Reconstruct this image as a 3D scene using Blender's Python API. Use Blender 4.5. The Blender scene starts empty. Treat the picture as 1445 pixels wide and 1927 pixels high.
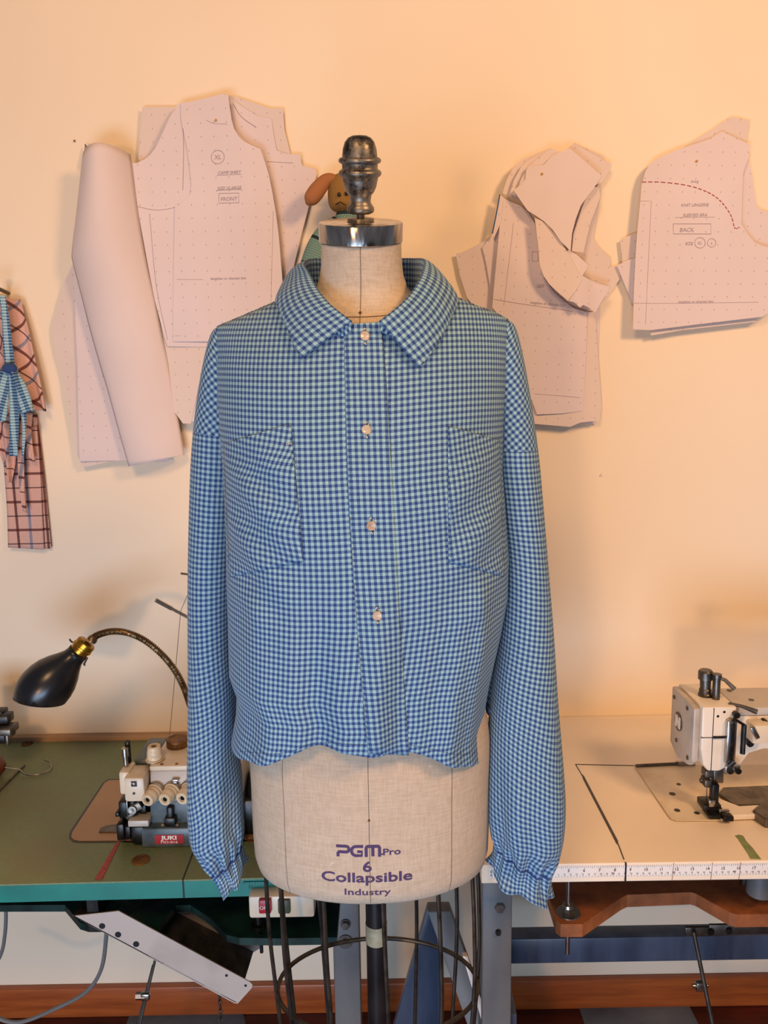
import bpy, bmesh, math, random
from mathutils import Vector, Matrix, Euler
from math import sin, cos, pi, radians, sqrt
random.seed(7)
S = bpy.context.scene
COL = S.collection

# ------------------------------------------------------------------ camera
F, W, H = 1450.0, 1445.0, 1927.0
PITCH, YAW, ROLL = 8.5, -0.1, -0.9
CAM = Vector((0, 0, 1.48))
CR = (Matrix.Rotation(radians(YAW), 3, 'Z') @ Matrix.Rotation(radians(90 - PITCH), 3, 'X')
      @ Matrix.Rotation(radians(ROLL), 3, 'Z'))
cd = bpy.data.cameras.new('camera')
cd.sensor_fit = 'VERTICAL'; cd.sensor_height = 24.0; cd.lens = F / H * 24.0
cd.clip_start = 0.05
cam = bpy.data.objects.new('camera', cd); COL.objects.link(cam)
cam.matrix_world = Matrix.Translation(CAM) @ CR.to_4x4()
S.camera = cam

# ------------------------------------------------------------------ light
S.view_settings.view_transform = 'Standard'; S.view_settings.look = 'None'
S.view_settings.gamma = 1.0; S.view_settings.use_curve_mapping = False
S.view_settings.exposure = -0.10
wd = bpy.data.worlds.new('world'); S.world = wd; wd.use_nodes = True
bgn = wd.node_tree.nodes['Background']
bgn.inputs[0].default_value = (0.82, 0.84, 1.0, 1); bgn.inputs[1].default_value = 0.17

def area(name, loc, target, size, color, energy, size_y=None):
    d = bpy.data.lights.new(name, 'AREA'); d.color = color; d.energy = energy
    d.shape = 'RECTANGLE'; d.size = size; d.size_y = size_y or size
    o = bpy.data.objects.new(name, d); COL.objects.link(o); o.location = loc
    o.rotation_euler = (Vector(target) - Vector(loc)).to_track_quat('-Z', 'Y').to_euler()
    return o
area('low_warm_lamp', (-1.0, -2.6, 0.95), (0, 1.6, 1.3), 0.28, (1.0, 0.56, 0.26), 34)
area('ceiling_lamp', (1.35, -0.25, 2.55), (0.25, 1.5, 1.2), 0.40, (1.0, 0.56, 0.25), 34)
area('ceiling_lamp', (-0.5, -0.7, 2.7), (-0.1, 1.6, 1.6), 0.5, (1.0, 0.58, 0.27), 25)
area('glass_door', (-0.55, -1.0, 0.36), (-0.05, 1.5, 0.42), 1.5, (0.50, 0.71, 1.0), 44, 0.7)

# ------------------------------------------------------------------ pixel -> place
def ray(u, v):
    return CR @ Vector(((u - W / 2) / F, -(v - H / 2) / F, -1.0))
def at_y(u, v, Y):
    r = ray(u, v); return CAM + r * ((Y - CAM.y) / r.y)
def at_z(u, v, Z):
    r = ray(u, v); return CAM + r * ((Z - CAM.z) / r.z)
def lerp(a, b, t): return a + (b - a) * t
def sm(a, b, x):
    t = max(0.0, min(1.0, (x - a) / (b - a))); return t * t * (3 - 2 * t)
def interp(pts, x):
    pts = sorted(pts)
    if x <= pts[0][0]: return pts[0][1]
    for (x0, y0), (x1, y1) in zip(pts, pts[1:]):
        if x <= x1: return lerp(y0, y1, (x - x0) / (x1 - x0))
    return pts[-1][1]
def catmull(pts, n):
    pts = [Vector(p) for p in pts]; out = []
    P = [pts[0] * 2 - pts[1]] + pts + [pts[-1] * 2 - pts[-2]]
    for i in range(1, len(P) - 2):
        a, b, c, d = P[i - 1:i + 3]
        for k in range(n):
            t = k / n
            out.append(0.5 * ((2 * b) + (c - a) * t + (2 * a - 5 * b + 4 * c - d) * t * t + (3 * b - a - 3 * c + d) * t ** 3))
    out.append(pts[-1]); return out
def sinterp(pts, x):
    """smooth interpolation of (x, y) pairs"""
    pts = sorted(pts)
    if x <= pts[0][0]: return pts[0][1]
    if x >= pts[-1][0]: return pts[-1][1]
    n = len(pts)
    for i in range(n - 1):
        if x <= pts[i + 1][0]:
            x0, y0 = pts[i]; x1, y1 = pts[i + 1]; h = x1 - x0
            m0 = (y1 - pts[i - 1][1]) / (x1 - pts[i - 1][0]) if i else (y1 - y0) / h
            m1 = (pts[i + 2][1] - y0) / (pts[i + 2][0] - x0) if i + 2 < n else (y1 - y0) / h
            t = (x - x0) / h
            return ((2*t**3-3*t*t+1)*y0 + (t**3-2*t*t+t)*h*m0 + (-2*t**3+3*t*t)*y1 + (t**3-t*t)*h*m1)

# ------------------------------------------------------------------ materials
def s2l(c):
    return tuple(((x / 255) / 12.92 if x / 255 <= 0.04045 else (((x / 255) + 0.055) / 1.055) ** 2.4) for x in c) + (1,)
class NT:
    def __init__(s, name):
        s.m = bpy.data.materials.new(name); s.m.use_nodes = True; s.t = s.m.node_tree
        s.b = s.t.nodes['Principled BSDF']
    def n(s, typ, **kw):
        o = s.t.nodes.new(typ)
        for k, v in kw.items(): setattr(o, k, v)
        return o
    def l(s, a, b): s.t.links.new(a, b)
    def math(s, op, a, b=None, c=None):
        o = s.n('ShaderNodeMath', operation=op)
        for i, x in enumerate((a, b, c)):
            if x is None: continue
            if isinstance(x, (int, float)): o.inputs[i].default_value = x
            else: s.l(x, o.inputs[i])
        return o.outputs[0]
    def mix(s, f, a, b):
        o = s.n('ShaderNodeMix', data_type='RGBA')
        for i, x in ((0, f), (6, a), (7, b)):
            if isinstance(x, (int, float)): o.inputs[i].default_value = x
            elif isinstance(x, tuple): o.inputs[i].default_value = x
            else: s.l(x, o.inputs[i])
        return o.outputs[2]
    def noise(s, scale, detail=4, coord='Object', rough=0.55, stretch=None):
        tc = s.n('ShaderNodeTexCoord'); src = tc.outputs[coord]
        if stretch:
            mp = s.n('ShaderNodeMapping'); mp.inputs['Scale'].default_value = stretch; s.l(src, mp.inputs[0]); src = mp.outputs[0]
        o = s.n('ShaderNodeTexNoise'); o.inputs['Scale'].default_value = scale
        o.inputs['Detail'].default_value = detail; o.inputs['Roughness'].default_value = rough
        s.l(src, o.inputs['Vector']); return o.outputs['Fac']
    def ramp(s, f, a, b):
        o = s.n('ShaderNodeMapRange'); o.inputs[1].default_value = a; o.inputs[2].default_value = b
        s.l(f, o.inputs[0]); return o.outputs[0]
    def bump(s, h, strength=0.3, dist=0.001):
        o = s.n('ShaderNodeBump'); o.inputs['Strength'].default_value = strength; o.inputs['Distance'].default_value = dist
        s.l(h, o.inputs['Height']); s.l(o.outputs[0], s.b.inputs['Normal'])
    def set(s, color=None, rough=0.6, metal=0.0, spec=None):
        if color is not None:
            if isinstance(color, tuple): s.b.inputs['Base Color'].default_value = color
            else: s.l(color, s.b.inputs['Base Color'])
        s.b.inputs['Roughness'].default_value = rough; s.b.inputs['Metallic'].default_value = metal
        if spec is not None: s.b.inputs['Specular IOR Level'].default_value = spec
        return s.m
def worn(name, c1, c2, scale=12, lo=0.45, hi=0.7, rough=0.5, metal=0.0, bump=0.0, spec=None, detail=6, stretch=None):
    q = NT(name); f = q.noise(scale, detail, stretch=stretch)
    if bump: q.bump(q.noise(scale * 6, 3), bump, 0.0006)
    return q.set(q.mix(q.ramp(f, lo, hi), s2l(c1), s2l(c2)), rough, metal, spec)
M = {}
# wall paint: cream, faint mottling, roller bump and a few dents
q = NT('wall_paint')
M['wall'] = q.set(q.mix(q.ramp(q.noise(1.6, 3), 0.35, 0.7), s2l((240, 223, 198)), s2l((236, 218, 192))), 0.55, 0, 0.3)
q.bump(q.noise(60, 3), 0.10, 0.002)
M['floor'] = worn('stained_boards', (78, 26, 16), (46, 15, 10), 8, 0.35, 0.7, 0.4, bump=0.1, stretch=(1, 8, 1))
M['base_wood'] = worn('varnished_wood', (168, 88, 40), (136, 64, 28), 5, 0.35, 0.7, 0.35, stretch=(1, 8, 14))
def paper(name, c, dots=True):
    q = NT(name); col = s2l(c)
    base = q.mix(q.ramp(q.noise(5, 3), 0.3, 0.75), col, s2l(tuple(x - 7 for x in c)))
    if dots:
        uv = q.n('ShaderNodeUVMap'); sp = q.n('ShaderNodeSeparateXYZ'); q.l(uv.outputs[0], sp.inputs[0])
        def cell(o, k): return q.math('ABSOLUTE', q.math('SUBTRACT', q.math('FRACT', q.math('MULTIPLY', o, k)), 0.5))
        m1 = q.math('MULTIPLY', q.math('LESS_THAN', cell(sp.outputs[0], 1 / 0.0262), 0.030), q.math('LESS_THAN', cell(sp.outputs[1], 1 / 0.0262), 0.055))
        base = q.mix(q.math('MULTIPLY', m1, 0.55), base, s2l((92, 88, 104)))
    q.bump(q.noise(9, 2), 0.12, 0.004)
    return q.set(base, 0.75, 0, 0.2)
M['paper'] = paper('dotted_pattern_paper', (222, 207, 206))
M['paper_b'] = paper('dotted_pattern_paper_cream', (222, 205, 196))
M['paper_plain'] = paper('plain_roll_paper', (224, 208, 203), False)
M['pencil'] = NT('pencil').set(s2l((172, 156, 160)), 0.8)
M['red_pen'] = NT('red_pencil').set(s2l((170, 52, 48)), 0.8)
M['blue_pen'] = NT('blue_edge').set(s2l((30, 90, 140)), 0.7)
def gingham(name, period, dark, mid, light, kx=1.0):
    q = NT(name); uv = q.n('ShaderNodeUVMap'); sp = q.n('ShaderNodeSeparateXYZ')
    q.l(uv.outputs[0], sp.inputs[0])
    def stripe(o, k): # soft edged 0/1 stripes
        t = q.math('ABSOLUTE', q.math('SUBTRACT', q.math('FRACT', q.math('MULTIPLY', o, k)), 0.5))
        return q.math('SUBTRACT', 1.0, q.ramp(t, 0.23, 0.27))
    a = stripe(sp.outputs[0], kx / period); b = stripe(sp.outputs[1], 1 / period)
    # yarns: light threads crossing, woven flecks
    fl = q.noise(900, 2, 'UV', 0.6)
    c = q.mix(a, q.mix(b, s2l(dark), s2l(mid)), q.mix(b, s2l(mid), s2l(light)))
    c = q.mix(q.math('MULTIPLY', q.ramp(fl, 0.52, 0.72), q.math('MULTIPLY', q.math('ADD', a, b), 0.28)), c, s2l((214, 232, 232)))
    t1 = q.math('SINE', q.math('MULTIPLY', sp.outputs[0], 2 * pi / 0.0011)); t2 = q.math('SINE', q.math('MULTIPLY', sp.outputs[1], 2 * pi / 0.0011))
    q.bump(q.math('MULTIPLY', t1, t2), 0.15, 0.0003)
    m = q.set(c, 0.85, 0, 0.15)
    q.b.inputs['Sheen Weight'].default_value = 0.12
    return m
M['gingham'] = gingham('blue_gingham', 0.0070, (44, 64, 120), (86, 122, 156), (142, 180, 190))
M['gingham_tie'] = gingham('blue_stripe_gingham', 0.0062, (48, 74, 122), (110, 150, 170), (168, 198, 204), 0.35)
q = NT('linen')
uv = q.noise(420, 2, stretch=(1, 1, 0.12)); u2 = q.noise(420, 2, stretch=(0.12, 0.12, 1))
lin = q.math('ADD', uv, u2)
f = q.ramp(lin, 0.8, 1.25)
base = q.mix(f, s2l((194, 178, 158)), s2l((180, 163, 142)))
base = q.mix(q.math('MULTIPLY', q.ramp(q.noise(7, 4), 0.5, 0.8), 0.35), base, s2l((180, 156, 138)))
base = q.mix(q.ramp(q.noise(95, 1), 0.79, 0.83), base, s2l((208, 190, 174)))
q.bump(lin, 0.35, 0.0005)
M['linen'] = q.set(base, 0.9, 0, 0.1)
M['seam'] = NT('seam_thread').set(s2l((96, 80, 66)), 0.9)
M['print'] = NT('purple_print').set(s2l((72, 54, 96)), 0.85)
q = NT('chromed_band')
M['chrome'] = q.set(q.mix(q.ramp(q.noise(60, 2, stretch=(1, 1, 0.05)), 0.35, 0.65), s2l((206, 200, 192)), s2l((120, 110, 100))), 0.16, 1.0); q.bump(q.noise(70, 2, stretch=(1, 1, 0.08)), 0.5, 0.002)  # upright light and dark streaks in the colour stand in for reflections
q = NT('worn_pewter')
g = q.ramp(q.noise(30, 8, rough=0.75), 0.48, 0.60)
M['pewter'] = q.set(q.mix(g, s2l((126, 119, 108)), s2l((40, 33, 27))), 0.40, 0.7); q.bump(q.noise(120, 4), 0.3, 0.001)
M['iron'] = worn('dark_wire', (84, 76, 66), (48, 42, 38), 40, 0.4, 0.7, 0.42, 0.8)
M['black'] = worn('black_enamel', (22, 22, 26), (38, 36, 36), 20, 0.4, 0.7, 0.28)
M['blackm'] = worn('oily_black_metal', (20, 19, 19), (52, 48, 44), 60, 0.45, 0.7, 0.35, 0.4)
M['tape'] = worn('grey_tape', (150, 150, 128), (120, 118, 98), 60, 0.4, 0.7, 0.5)
M['pearl'] = worn('pearl_button', (196, 182, 164), (166, 146, 126), 90, 0.35, 0.7, 0.18)
M['thread'] = NT('pale_thread').set(s2l((196, 178, 160)), 0.8)
M['stitch'] = NT('blue_thread').set(s2l((62, 92, 146)), 0.8)
M['steel'] = worn('bright_steel', (190, 184, 176), (130, 122, 112), 30, 0.35, 0.75, 0.28, 1.0)
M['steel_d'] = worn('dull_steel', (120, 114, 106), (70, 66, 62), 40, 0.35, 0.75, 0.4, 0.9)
q = NT('green_lino')
g = q.mix(q.ramp(q.noise(160, 3, stretch=(1, 6, 1)), 0.35, 0.7), s2l((120, 134, 96)), s2l((104, 116, 82)))
M['lino'] = q.set(q.mix(q.ramp(q.noise(6, 5), 0.45, 0.75), g, s2l((116, 116, 84))), 0.42, 0, 0.45)
M['teal'] = worn('teal_paint', (20, 120, 110), (16, 98, 92), 9, 0.4, 0.75, 0.4, bump=0.1)
M['teal_ply'] = worn('oily_teal_board', (24, 54, 50), (15, 25, 25), 16, 0.4, 0.62, 0.3, bump=0.2)
M['white_lam'] = worn('white_laminate', (238, 224, 204), (230, 214, 192), 4, 0.4, 0.75, 0.38)
M['ruler'] = worn('white_ruler_tape', (232, 226, 220), (206, 194, 182), 14, 0.5, 0.75, 0.5)
M['ink'] = NT('black_ink').set(s2l((40, 36, 38)), 0.6)
M['hardboard'] = worn('brown_board', (150, 88, 46), (104, 58, 30), 30, 0.35, 0.75, 0.7, bump=0.2)
M['greysteel'] = worn('grey_painted_steel', (106, 107, 108), (88, 89, 91), 5, 0.4, 0.75, 0.45)
M['bluesteel'] = worn('blue_grey_steel', (74, 86, 108), (48, 56, 76), 22, 0.35, 0.7, 0.4, stretch=(1, 1, 0.15))
M['cream'] = worn('cream_enamel', (216, 202, 178), (182, 160, 132), 14, 0.5, 0.8, 0.35)
M['whitem'] = worn('white_machine_enamel', (226, 216, 200), (196, 178, 152), 10, 0.55, 0.85, 0.32)
M['greym'] = worn('grey_enamel', (186, 178, 168), (150, 140, 128), 14, 0.5, 0.8, 0.35)
M['bluegreen'] = worn('grey_green_casting', (84, 98, 104), (52, 60, 64), 30, 0.45, 0.75, 0.35)
M['knob'] = worn('ivory_knob', (214, 196, 164), (176, 152, 118), 50, 0.5, 0.8, 0.4)
M['tan_plate'] = worn('tan_laminate_plate', (176, 140, 104), (160, 124, 90), 6, 0.4, 0.75, 0.4)
M['rust'] = worn('rusty_brass', (132, 92, 44), (78, 52, 28), 60, 0.4, 0.65, 0.5, 0.4)
M['brass'] = worn('brass_socket', (176, 132, 44), (120, 84, 30), 60, 0.45, 0.7, 0.3, 0.9)
M['goose'] = worn('gooseneck_metal', (138, 112, 78), (98, 76, 50), 50, 0.4, 0.7, 0.35, 0.9)
M['red'] = worn('red_plastic', (176, 32, 44), (150, 24, 36), 40, 0.4, 0.7, 0.4)
M['redtape'] = worn('red_tape', (176, 74, 70), (150, 60, 54), 160, 0.4, 0.6, 0.6)
M['greentape'] = worn('green_tape', (128, 142, 92), (108, 122, 76), 60, 0.4, 0.7, 0.6)
M['greybracket'] = worn('pale_grey_sheet_metal', (186, 174, 164), (160, 148, 138), 12, 0.5, 0.85, 0.4, 0.2)
M['cable'] = NT('grey_cable').set(s2l((104, 106, 108)), 0.5)
M['white_txt'] = NT('white_print').set(s2l((226, 220, 210)), 0.6)
M['pin'] = NT('yellow_pin').set(s2l((206, 150, 40)), 0.35)
M['mat'] = worn('grey_mat', (92, 104, 118), (74, 84, 96), 10, 0.4, 0.7, 0.6)
M['wood_knob'] = worn('brown_wood_handle', (112, 52, 28), (74, 34, 20), 20, 0.4, 0.7, 0.3)
M['motor'] = worn('green_motor', (70, 84, 66), (50, 60, 50), 20, 0.4, 0.7, 0.45)
def plaid(name, base):
    q = NT(name); uv = q.n('ShaderNodeUVMap'); sp = q.n('ShaderNodeSeparateXYZ'); q.l(uv.outputs[0], sp.inputs[0])
    c = q.mix(q.ramp(q.noise(300, 2, 'UV'), 0.3, 0.7), s2l(base), s2l(tuple(x - 12 for x in base)))
    def line(o, off, w, col, c):
        t = q.math('ABSOLUTE', q.math('SUBTRACT', q.math('FRACT', q.math('ADD', q.math('MULTIPLY', o, 1 / 0.062), off)), 0.5))
        return q.mix(q.math('MULTIPLY', q.math('LESS_THAN', t, w), 0.85), c, s2l(col))
    c = line(sp.outputs[0], 0.0, 0.05, (120, 128, 150), c)
    c = line(sp.outputs[0], 0.45, 0.045, (84, 34, 32), c)
    c = line(sp.outputs[1], 0.1, 0.045, (84, 34, 32), c)
    c = line(sp.outputs[1], 0.6, 0.02, (44, 30, 36), c)
    return q.set(c, 0.9, 0, 0.1)
M['plaid'] = plaid('pink_plaid_cotton', (216, 174, 160))
def tweed():
    q = NT('teal_herringbone'); uv = q.n('ShaderNodeUVMap'); sp = q.n('ShaderNodeSeparateXYZ'); q.l(uv.outputs[0], sp.inputs[0])
    zig = q.math('ABSOLUTE', q.math('SUBTRACT', q.math('FRACT', q.math('MULTIPLY', sp.outputs[0], 1 / 0.012)), 0.5))
    t = q.math('FRACT', q.math('ADD', q.math('MULTIPLY', sp.outputs[1], 1 / 0.005), q.math('MULTIPLY', zig, 3)))
    c = q.mix(q.math('GREATER_THAN', t, 0.5), s2l((70, 112, 112)), s2l((140, 166, 152)))
    b = q.math('LESS_THAN', q.math('FRACT', q.math('MULTIPLY', sp.outputs[1], 1 / 0.05)), 0.12)
    return q.set(q.mix(b, c, s2l((40, 52, 60))), 0.95, 0, 0.1)
M['tweed'] = tweed()
def knit(name, c):
    q = NT(name); w = q.n('ShaderNodeTexWave'); w.inputs['Scale'].default_value = 220; tc = q.n('ShaderNodeTexCoord')
    q.l(tc.outputs['Object'], w.inputs[0]); w.inputs['Distortion'].default_value = 1.5
    q.bump(w.outputs['Fac'], 0.5, 0.001)
    return q.set(q.mix(w.outputs['Fac'], s2l(tuple(x - 25 for x in c)), s2l(c)), 0.95, 0, 0.1)
M['knit_o'] = knit('orange_felt', (184, 128, 88)); M['knit_m'] = knit('mustard_knit', (164, 128, 76))

# ------------------------------------------------------------------ object helpers
ORG = {}
def tag(o, label=None, cat=None, group=None, kind=None):
    if label: o['label'] = label
    if cat: o['category'] = cat
    if group: o['group'] = group
    if kind: o['kind'] = kind
    return o
def thing(name, loc, label, cat, group=None):
    o = bpy.data.objects.new(name, None); o.empty_display_size = 0.05; COL.objects.link(o)
    o.location = loc; ORG[o.name] = Vector(loc)
    return tag(o, label, cat, group)
def obj(name, bm, mat, parent=None, smooth=35, solid=0.0, subsurf=0, offset=0.0):
    me = bpy.data.meshes.new(name)
    bmesh.ops.recalc_face_normals(bm, faces=bm.faces) if not bm.faces.layers.int.get('keep') else None
    if parent: org = ORG[parent.name]
    else:
        zs = [v.co.z for v in bm.verts]; n = len(zs)
        org = Vector((sum(v.co.x for v in bm.verts) / n, sum(v.co.y for v in bm.verts) / n, min(zs)))
    for v in bm.verts: v.co -= org
    bm.to_mesh(me); bm.free()
    mats = mat if isinstance(mat, (list, tuple)) else [mat]
    for m in mats: me.materials.append(M[m])
    o = bpy.data.objects.new(name, me); COL.objects.link(o)
    if parent: o.parent = parent
    else: o.location = org
    ORG[o.name] = org
    if smooth:
        for p in me.polygons: p.use_smooth = True
        if smooth < 180: me.set_sharp_from_angle(angle=radians(smooth))
    if solid:
        s = o.modifiers.new('thickness', 'SOLIDIFY'); s.thickness = solid; s.offset = offset
    if subsurf:
        s = o.modifiers.new('smooth', 'SUBSURF'); s.levels = subsurf; s.render_levels = subsurf
    return o
def B(): return bmesh.new()
def add_box(bm, lo, hi, bev=0.0, rot=None, piv=None, seg=2):
    lo, hi = Vector(lo), Vector(hi)
    t = bmesh.new()
    c = (lo + hi) / 2; d = hi - lo
    bmesh.ops.create_cube(t, size=1.0, matrix=Matrix.Translation(c) @ Matrix.Diagonal((abs(d.x), abs(d.y), abs(d.z), 1)))
    if bev: bmesh.ops.bevel(t, geom=list(t.edges), offset=min(bev, 0.48 * min(abs(d.x), abs(d.y), abs(d.z))), segments=seg, profile=0.5, affect='EDGES')
    if rot is not None: bmesh.ops.rotate(t, verts=t.verts, cent=Vector(piv) if piv else c, matrix=rot)
    merge(bm, t); return bm
def merge(bm, t):
    mp = {}
    for v in t.verts: mp[v] = bm.verts.new(v.co)
    for f in t.faces:
        try:
            nf = bm.faces.new([mp[v] for v in f.verts]); nf.material_index = f.material_index
        except ValueError: pass
    t.free()
def box_px(bm, u0, v0, u1, v1, Y, depth, bev=0.002):
    a, b = at_y(u0, v0, Y), at_y(u1, v1, Y)
    return add_box(bm, (min(a.x, b.x), Y, min(a.z, b.z)), (max(a.x, b.x), Y + depth, max(a.z, b.z)), bev)
def frame(d):
    d = Vector(d).normalized(); a = Vector((0, 0, 1)) if abs(d.z) < 0.9 else Vector((1, 0, 0))
    x = d.cross(a).normalized(); return x, d.cross(x).normalized()
def add_tube(bm, pts, r, n=10, caps=True, closed=False):
    pts = [Vector(p) for p in pts]; m = len(pts); rings = []
    rr = r if isinstance(r, (list, tuple)) else [r] * m
    x = None
    for i, p in enumerate(pts):
        if closed: d = pts[(i + 1) % m] - pts[i - 1]
        else: d = pts[min(i + 1, m - 1)] - pts[max(i - 1, 0)]
        d.normalize()
        if x is None: x, _ = frame(d)
        x = (x - d * x.dot(d)).normalized(); y = d.cross(x)
        rings.append([bm.verts.new(p + (x * cos(2 * pi * k / n) + y * sin(2 * pi * k / n)) * rr[i]) for k in range(n)])
    for i in range(m if closed else m - 1):
        a, b = rings[i], rings[(i + 1) % m]
        for k in range(n): bm.faces.new((a[k], a[(k + 1) % n], b[(k + 1) % n], b[k]))
    if caps and not closed:
        bm.faces.new(rings[0][::-1]); bm.faces.new(rings[-1])
    return bm
def add_cyl(bm, p0, p1, r0, r1=None, n=20): return add_tube(bm, [p0, p1], [r0, r0 if r1 is None else r1], n)
def add_lathe(bm, prof, base, axis, n=32, closed_ends=True):
    """prof: (radius, height along axis)"""
    axis = Vector(axis).normalized(); x, y = frame(axis); base = Vector(base); rings = []
    for r, h in prof:
        r = max(r, 1e-5)
        rings.append([bm.verts.new(base + axis * h + (x * cos(2 * pi * k / n) + y * sin(2 * pi * k / n)) * r) for k in range(n)])
    for a, b in zip(rings, rings[1:]):
        for k in range(n): bm.faces.new((a[k], a[(k + 1) % n], b[(k + 1) % n], b[k]))
    if closed_ends:
        bm.faces.new(rings[0][::-1]); bm.faces.new(rings[-1])
    return bm
def add_prism(bm, poly, vec, bev=0.0):
    t = bmesh.new(); vec = Vector(vec)
    a = [t.verts.new(Vector(p)) for p in poly]; f = t.faces.new(a)
    r = bmesh.ops.extrude_face_region(t, geom=[f])
    bmesh.ops.translate(t, verts=[e for e in r['geom'] if isinstance(e, bmesh.types.BMVert)], vec=vec)
    bmesh.ops.recalc_face_normals(t, faces=t.faces)
    if bev: bmesh.ops.bevel(t, geom=list(t.edges), offset=bev, segments=2, profile=0.5, affect='EDGES')
    merge(bm, t); return bm
def grid(P, UV=None, closed=False, bm=None):
    bm = bm or bmesh.new(); uvl = bm.loops.layers.uv.verify()
    V = [[bm.verts.new(p) for p in row] for row in P]
    nr, nc = len(P), len(P[0])
    for i in range(nr - 1):
        for j in range(nc if closed else nc - 1):
            j2 = (j + 1) % nc
            f = bm.faces.new((V[i][j], V[i][j2], V[i + 1][j2], V[i + 1][j]))
            if UV:
                for lp, (a, b) in zip(f.loops, ((i, j), (i, j + 1), (i + 1, j + 1), (i + 1, j))):
                    lp[uvl].uv = UV[a][b]
    return bm
_cache = {}
def glyphs(s, size, shear=0.0, align='CENTER', bold=0.0, sx=1.0):
    """outline of a text as (verts2d, faces); x right, y up, baseline 0"""
    c = bpy.data.curves.new('tmp', 'FONT'); c.body = s; c.size = size; c.align_x = align; c.shear = shear; c.offset = bold
    c.resolution_u = 3
    o = bpy.data.objects.new('tmp', c); COL.objects.link(o)
    dg = bpy.context.evaluated_depsgraph_get(); me = bpy.data.meshes.new_from_object(o.evaluated_get(dg))
    vs = [(v.co.x * sx, v.co.y) for v in me.vertices]; fs = [tuple(p.vertices) for p in me.polygons]
    bpy.data.objects.remove(o); bpy.data.curves.remove(c); bpy.data.meshes.remove(me)
    return vs, fs
def add_text(bm, s, size, fn, **kw):
    """fn maps flat (x, y) onto the surface"""
    vs, fs = glyphs(s, size, **kw)
    V = [bm.verts.new(fn(x, y)) for x, y in vs]
    for f in fs:
        try: bm.faces.new([V[i] for i in f])
        except ValueError: pass
    return bm
def struct(name, bm, mat, **kw): return tag(obj(name, bm, mat, **kw), kind='structure')

# ------------------------------------------------------------------ room
WY = 1.69
b = B(); add_box(b, (-3, WY, 0), (3, WY + 0.1, 3.2)); struct('wall_back', b, 'wall', smooth=0)
b = B(); add_box(b, (-3, -3.2, -0.1), (3, WY + 0.1, 0)); struct('floor', b, 'floor', smooth=0)
b = B(); add_box(b, (-3, WY - 0.018, 0), (3, WY, 0.078), 0.004); struct('baseboard_back', b, 'base_wood')

# ------------------------------------------------------------------ dress form
YF = 1.02
FX = at_y(694, 1560, YF - 0.115).x
def edge_x(pts, Y): return [(p.z, p.x) for p in (at_y(u, v, Y) for u, v in pts)]
fl = edge_x([(473, 1435), (477, 1520), (481, 1600), (484, 1650)], YF); fr = edge_x([(919, 1435), (919, 1520), (917, 1600), (914, 1650)], YF)
HW = (interp(fr, 1.0) - interp(fl, 1.0)) / 2; FX = (interp(fr, 1.0) + interp(fl, 1.0)) / 2
HW2 = (interp(fr, 0.88) - interp(fl, 0.88)) / 2
TILT = radians(17.5)
NX = at_y(678, 437, 0.955).x                       # neck axis
# z, cx, cy, a, front depth, back depth, tilt
ZB = 0.8225
SEC = [(ZB, FX, YF, HW2 - 0.030, 0.088, 0.085, 0), (ZB + 0.003, FX, YF, HW2 - 0.016, 0.101, 0.097, 0), (ZB + 0.012, FX, YF, HW2 - 0.005, 0.111, 0.106, 0),
       (ZB + 0.028, FX, YF, HW2 - 0.001, 0.115, 0.11, 0), (0.88, FX, YF, HW2, 0.116, 0.112, 0), (0.95, FX, YF, (HW + HW2) / 2, 0.116, 0.114, 0),
       (1.02, FX, YF, HW, 0.114, 0.11, 0), (1.08, FX, YF, HW - 0.012, 0.104, 0.095, 0), (1.16, FX, YF, 0.128, 0.092, 0.08, 0), (1.26, FX, YF, 0.14, 0.108, 0.085, 0),
       (1.37, FX, YF, 0.158, 0.125, 0.09, 0), (1.45, FX, YF, 0.16, 0.105, 0.09, 0), (1.51, FX, YF, 0.156, 0.088, 0.085, 0), (1.55, FX, 1.015, 0.140, 0.080, 0.075, 0.05),
       (1.575, FX, 1.012, 0.118, 0.074, 0.068, 0.09), (1.59, lerp(FX, NX, .3), 1.009, 0.092, 0.067, 0.062, 0.13), (1.602, lerp(FX, NX, .5), 1.005, 0.071, 0.060, 0.058, 0.17),
       (1.614, lerp(FX, NX, .7), 1.000, 0.0585, 0.053, 0.053, 0.21), (1.63, lerp(FX, NX, .9), 0.992, 0.0520, 0.0490, 0.049, 0.25), (1.65, NX, 0.984, 0.0495, 0.0480, 0.048, 0.28),
       (1.668, NX, 0.977, 0.0492, 0.0478, 0.0478, TILT)]
def sec_at(z):
    for a, c in zip(SEC, SEC[1:]):
        if z <= c[0]:
            t = (z - a[0]) / (c[0] - a[0]); return tuple(lerp(x, y, t) for x, y in zip(a, c))
    return SEC[-1]
SECS = [tuple(sinterp([(s[0], s[k]) for s in SEC], z) for k in range(7)) for z in
        sorted([s[0] for s in SEC[:5]] + [0.88 + (1.668 - 0.88) * i / 60 for i in range(1, 61)])]
def sec_pt(s, ph, off=0.0):
    z, cx, cy, a, bf, bb, tl = s
    c, sn = cos(ph), sin(ph)
    e = 0.92 if a > 0.07 else 1.0
    x = (a + off) * math.copysign(abs(c) ** e, c); d = (bf if sn < 0 else bb) + off
    y = d * math.copysign(abs(sn) ** e, sn)
    return Vector((cx + x, cy + y * cos(tl), z + y * sin(tl)))
ZC = at_y(677, 418, 0.955).z
form = thing('dress_form', (FX, YF, 0), 'beige linen dress form with chrome neck cap wearing the blue checked shirt', 'dress form')
NP = 72
P = [[sec_pt(s, 2 * pi * k / NP) for k in range(NP)] for s in SECS]
bm = grid(P, closed=True)
bm.verts.ensure_lookup_table()
bm.faces.new([bm.verts[k] for k in range(NP)][::-1])
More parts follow.
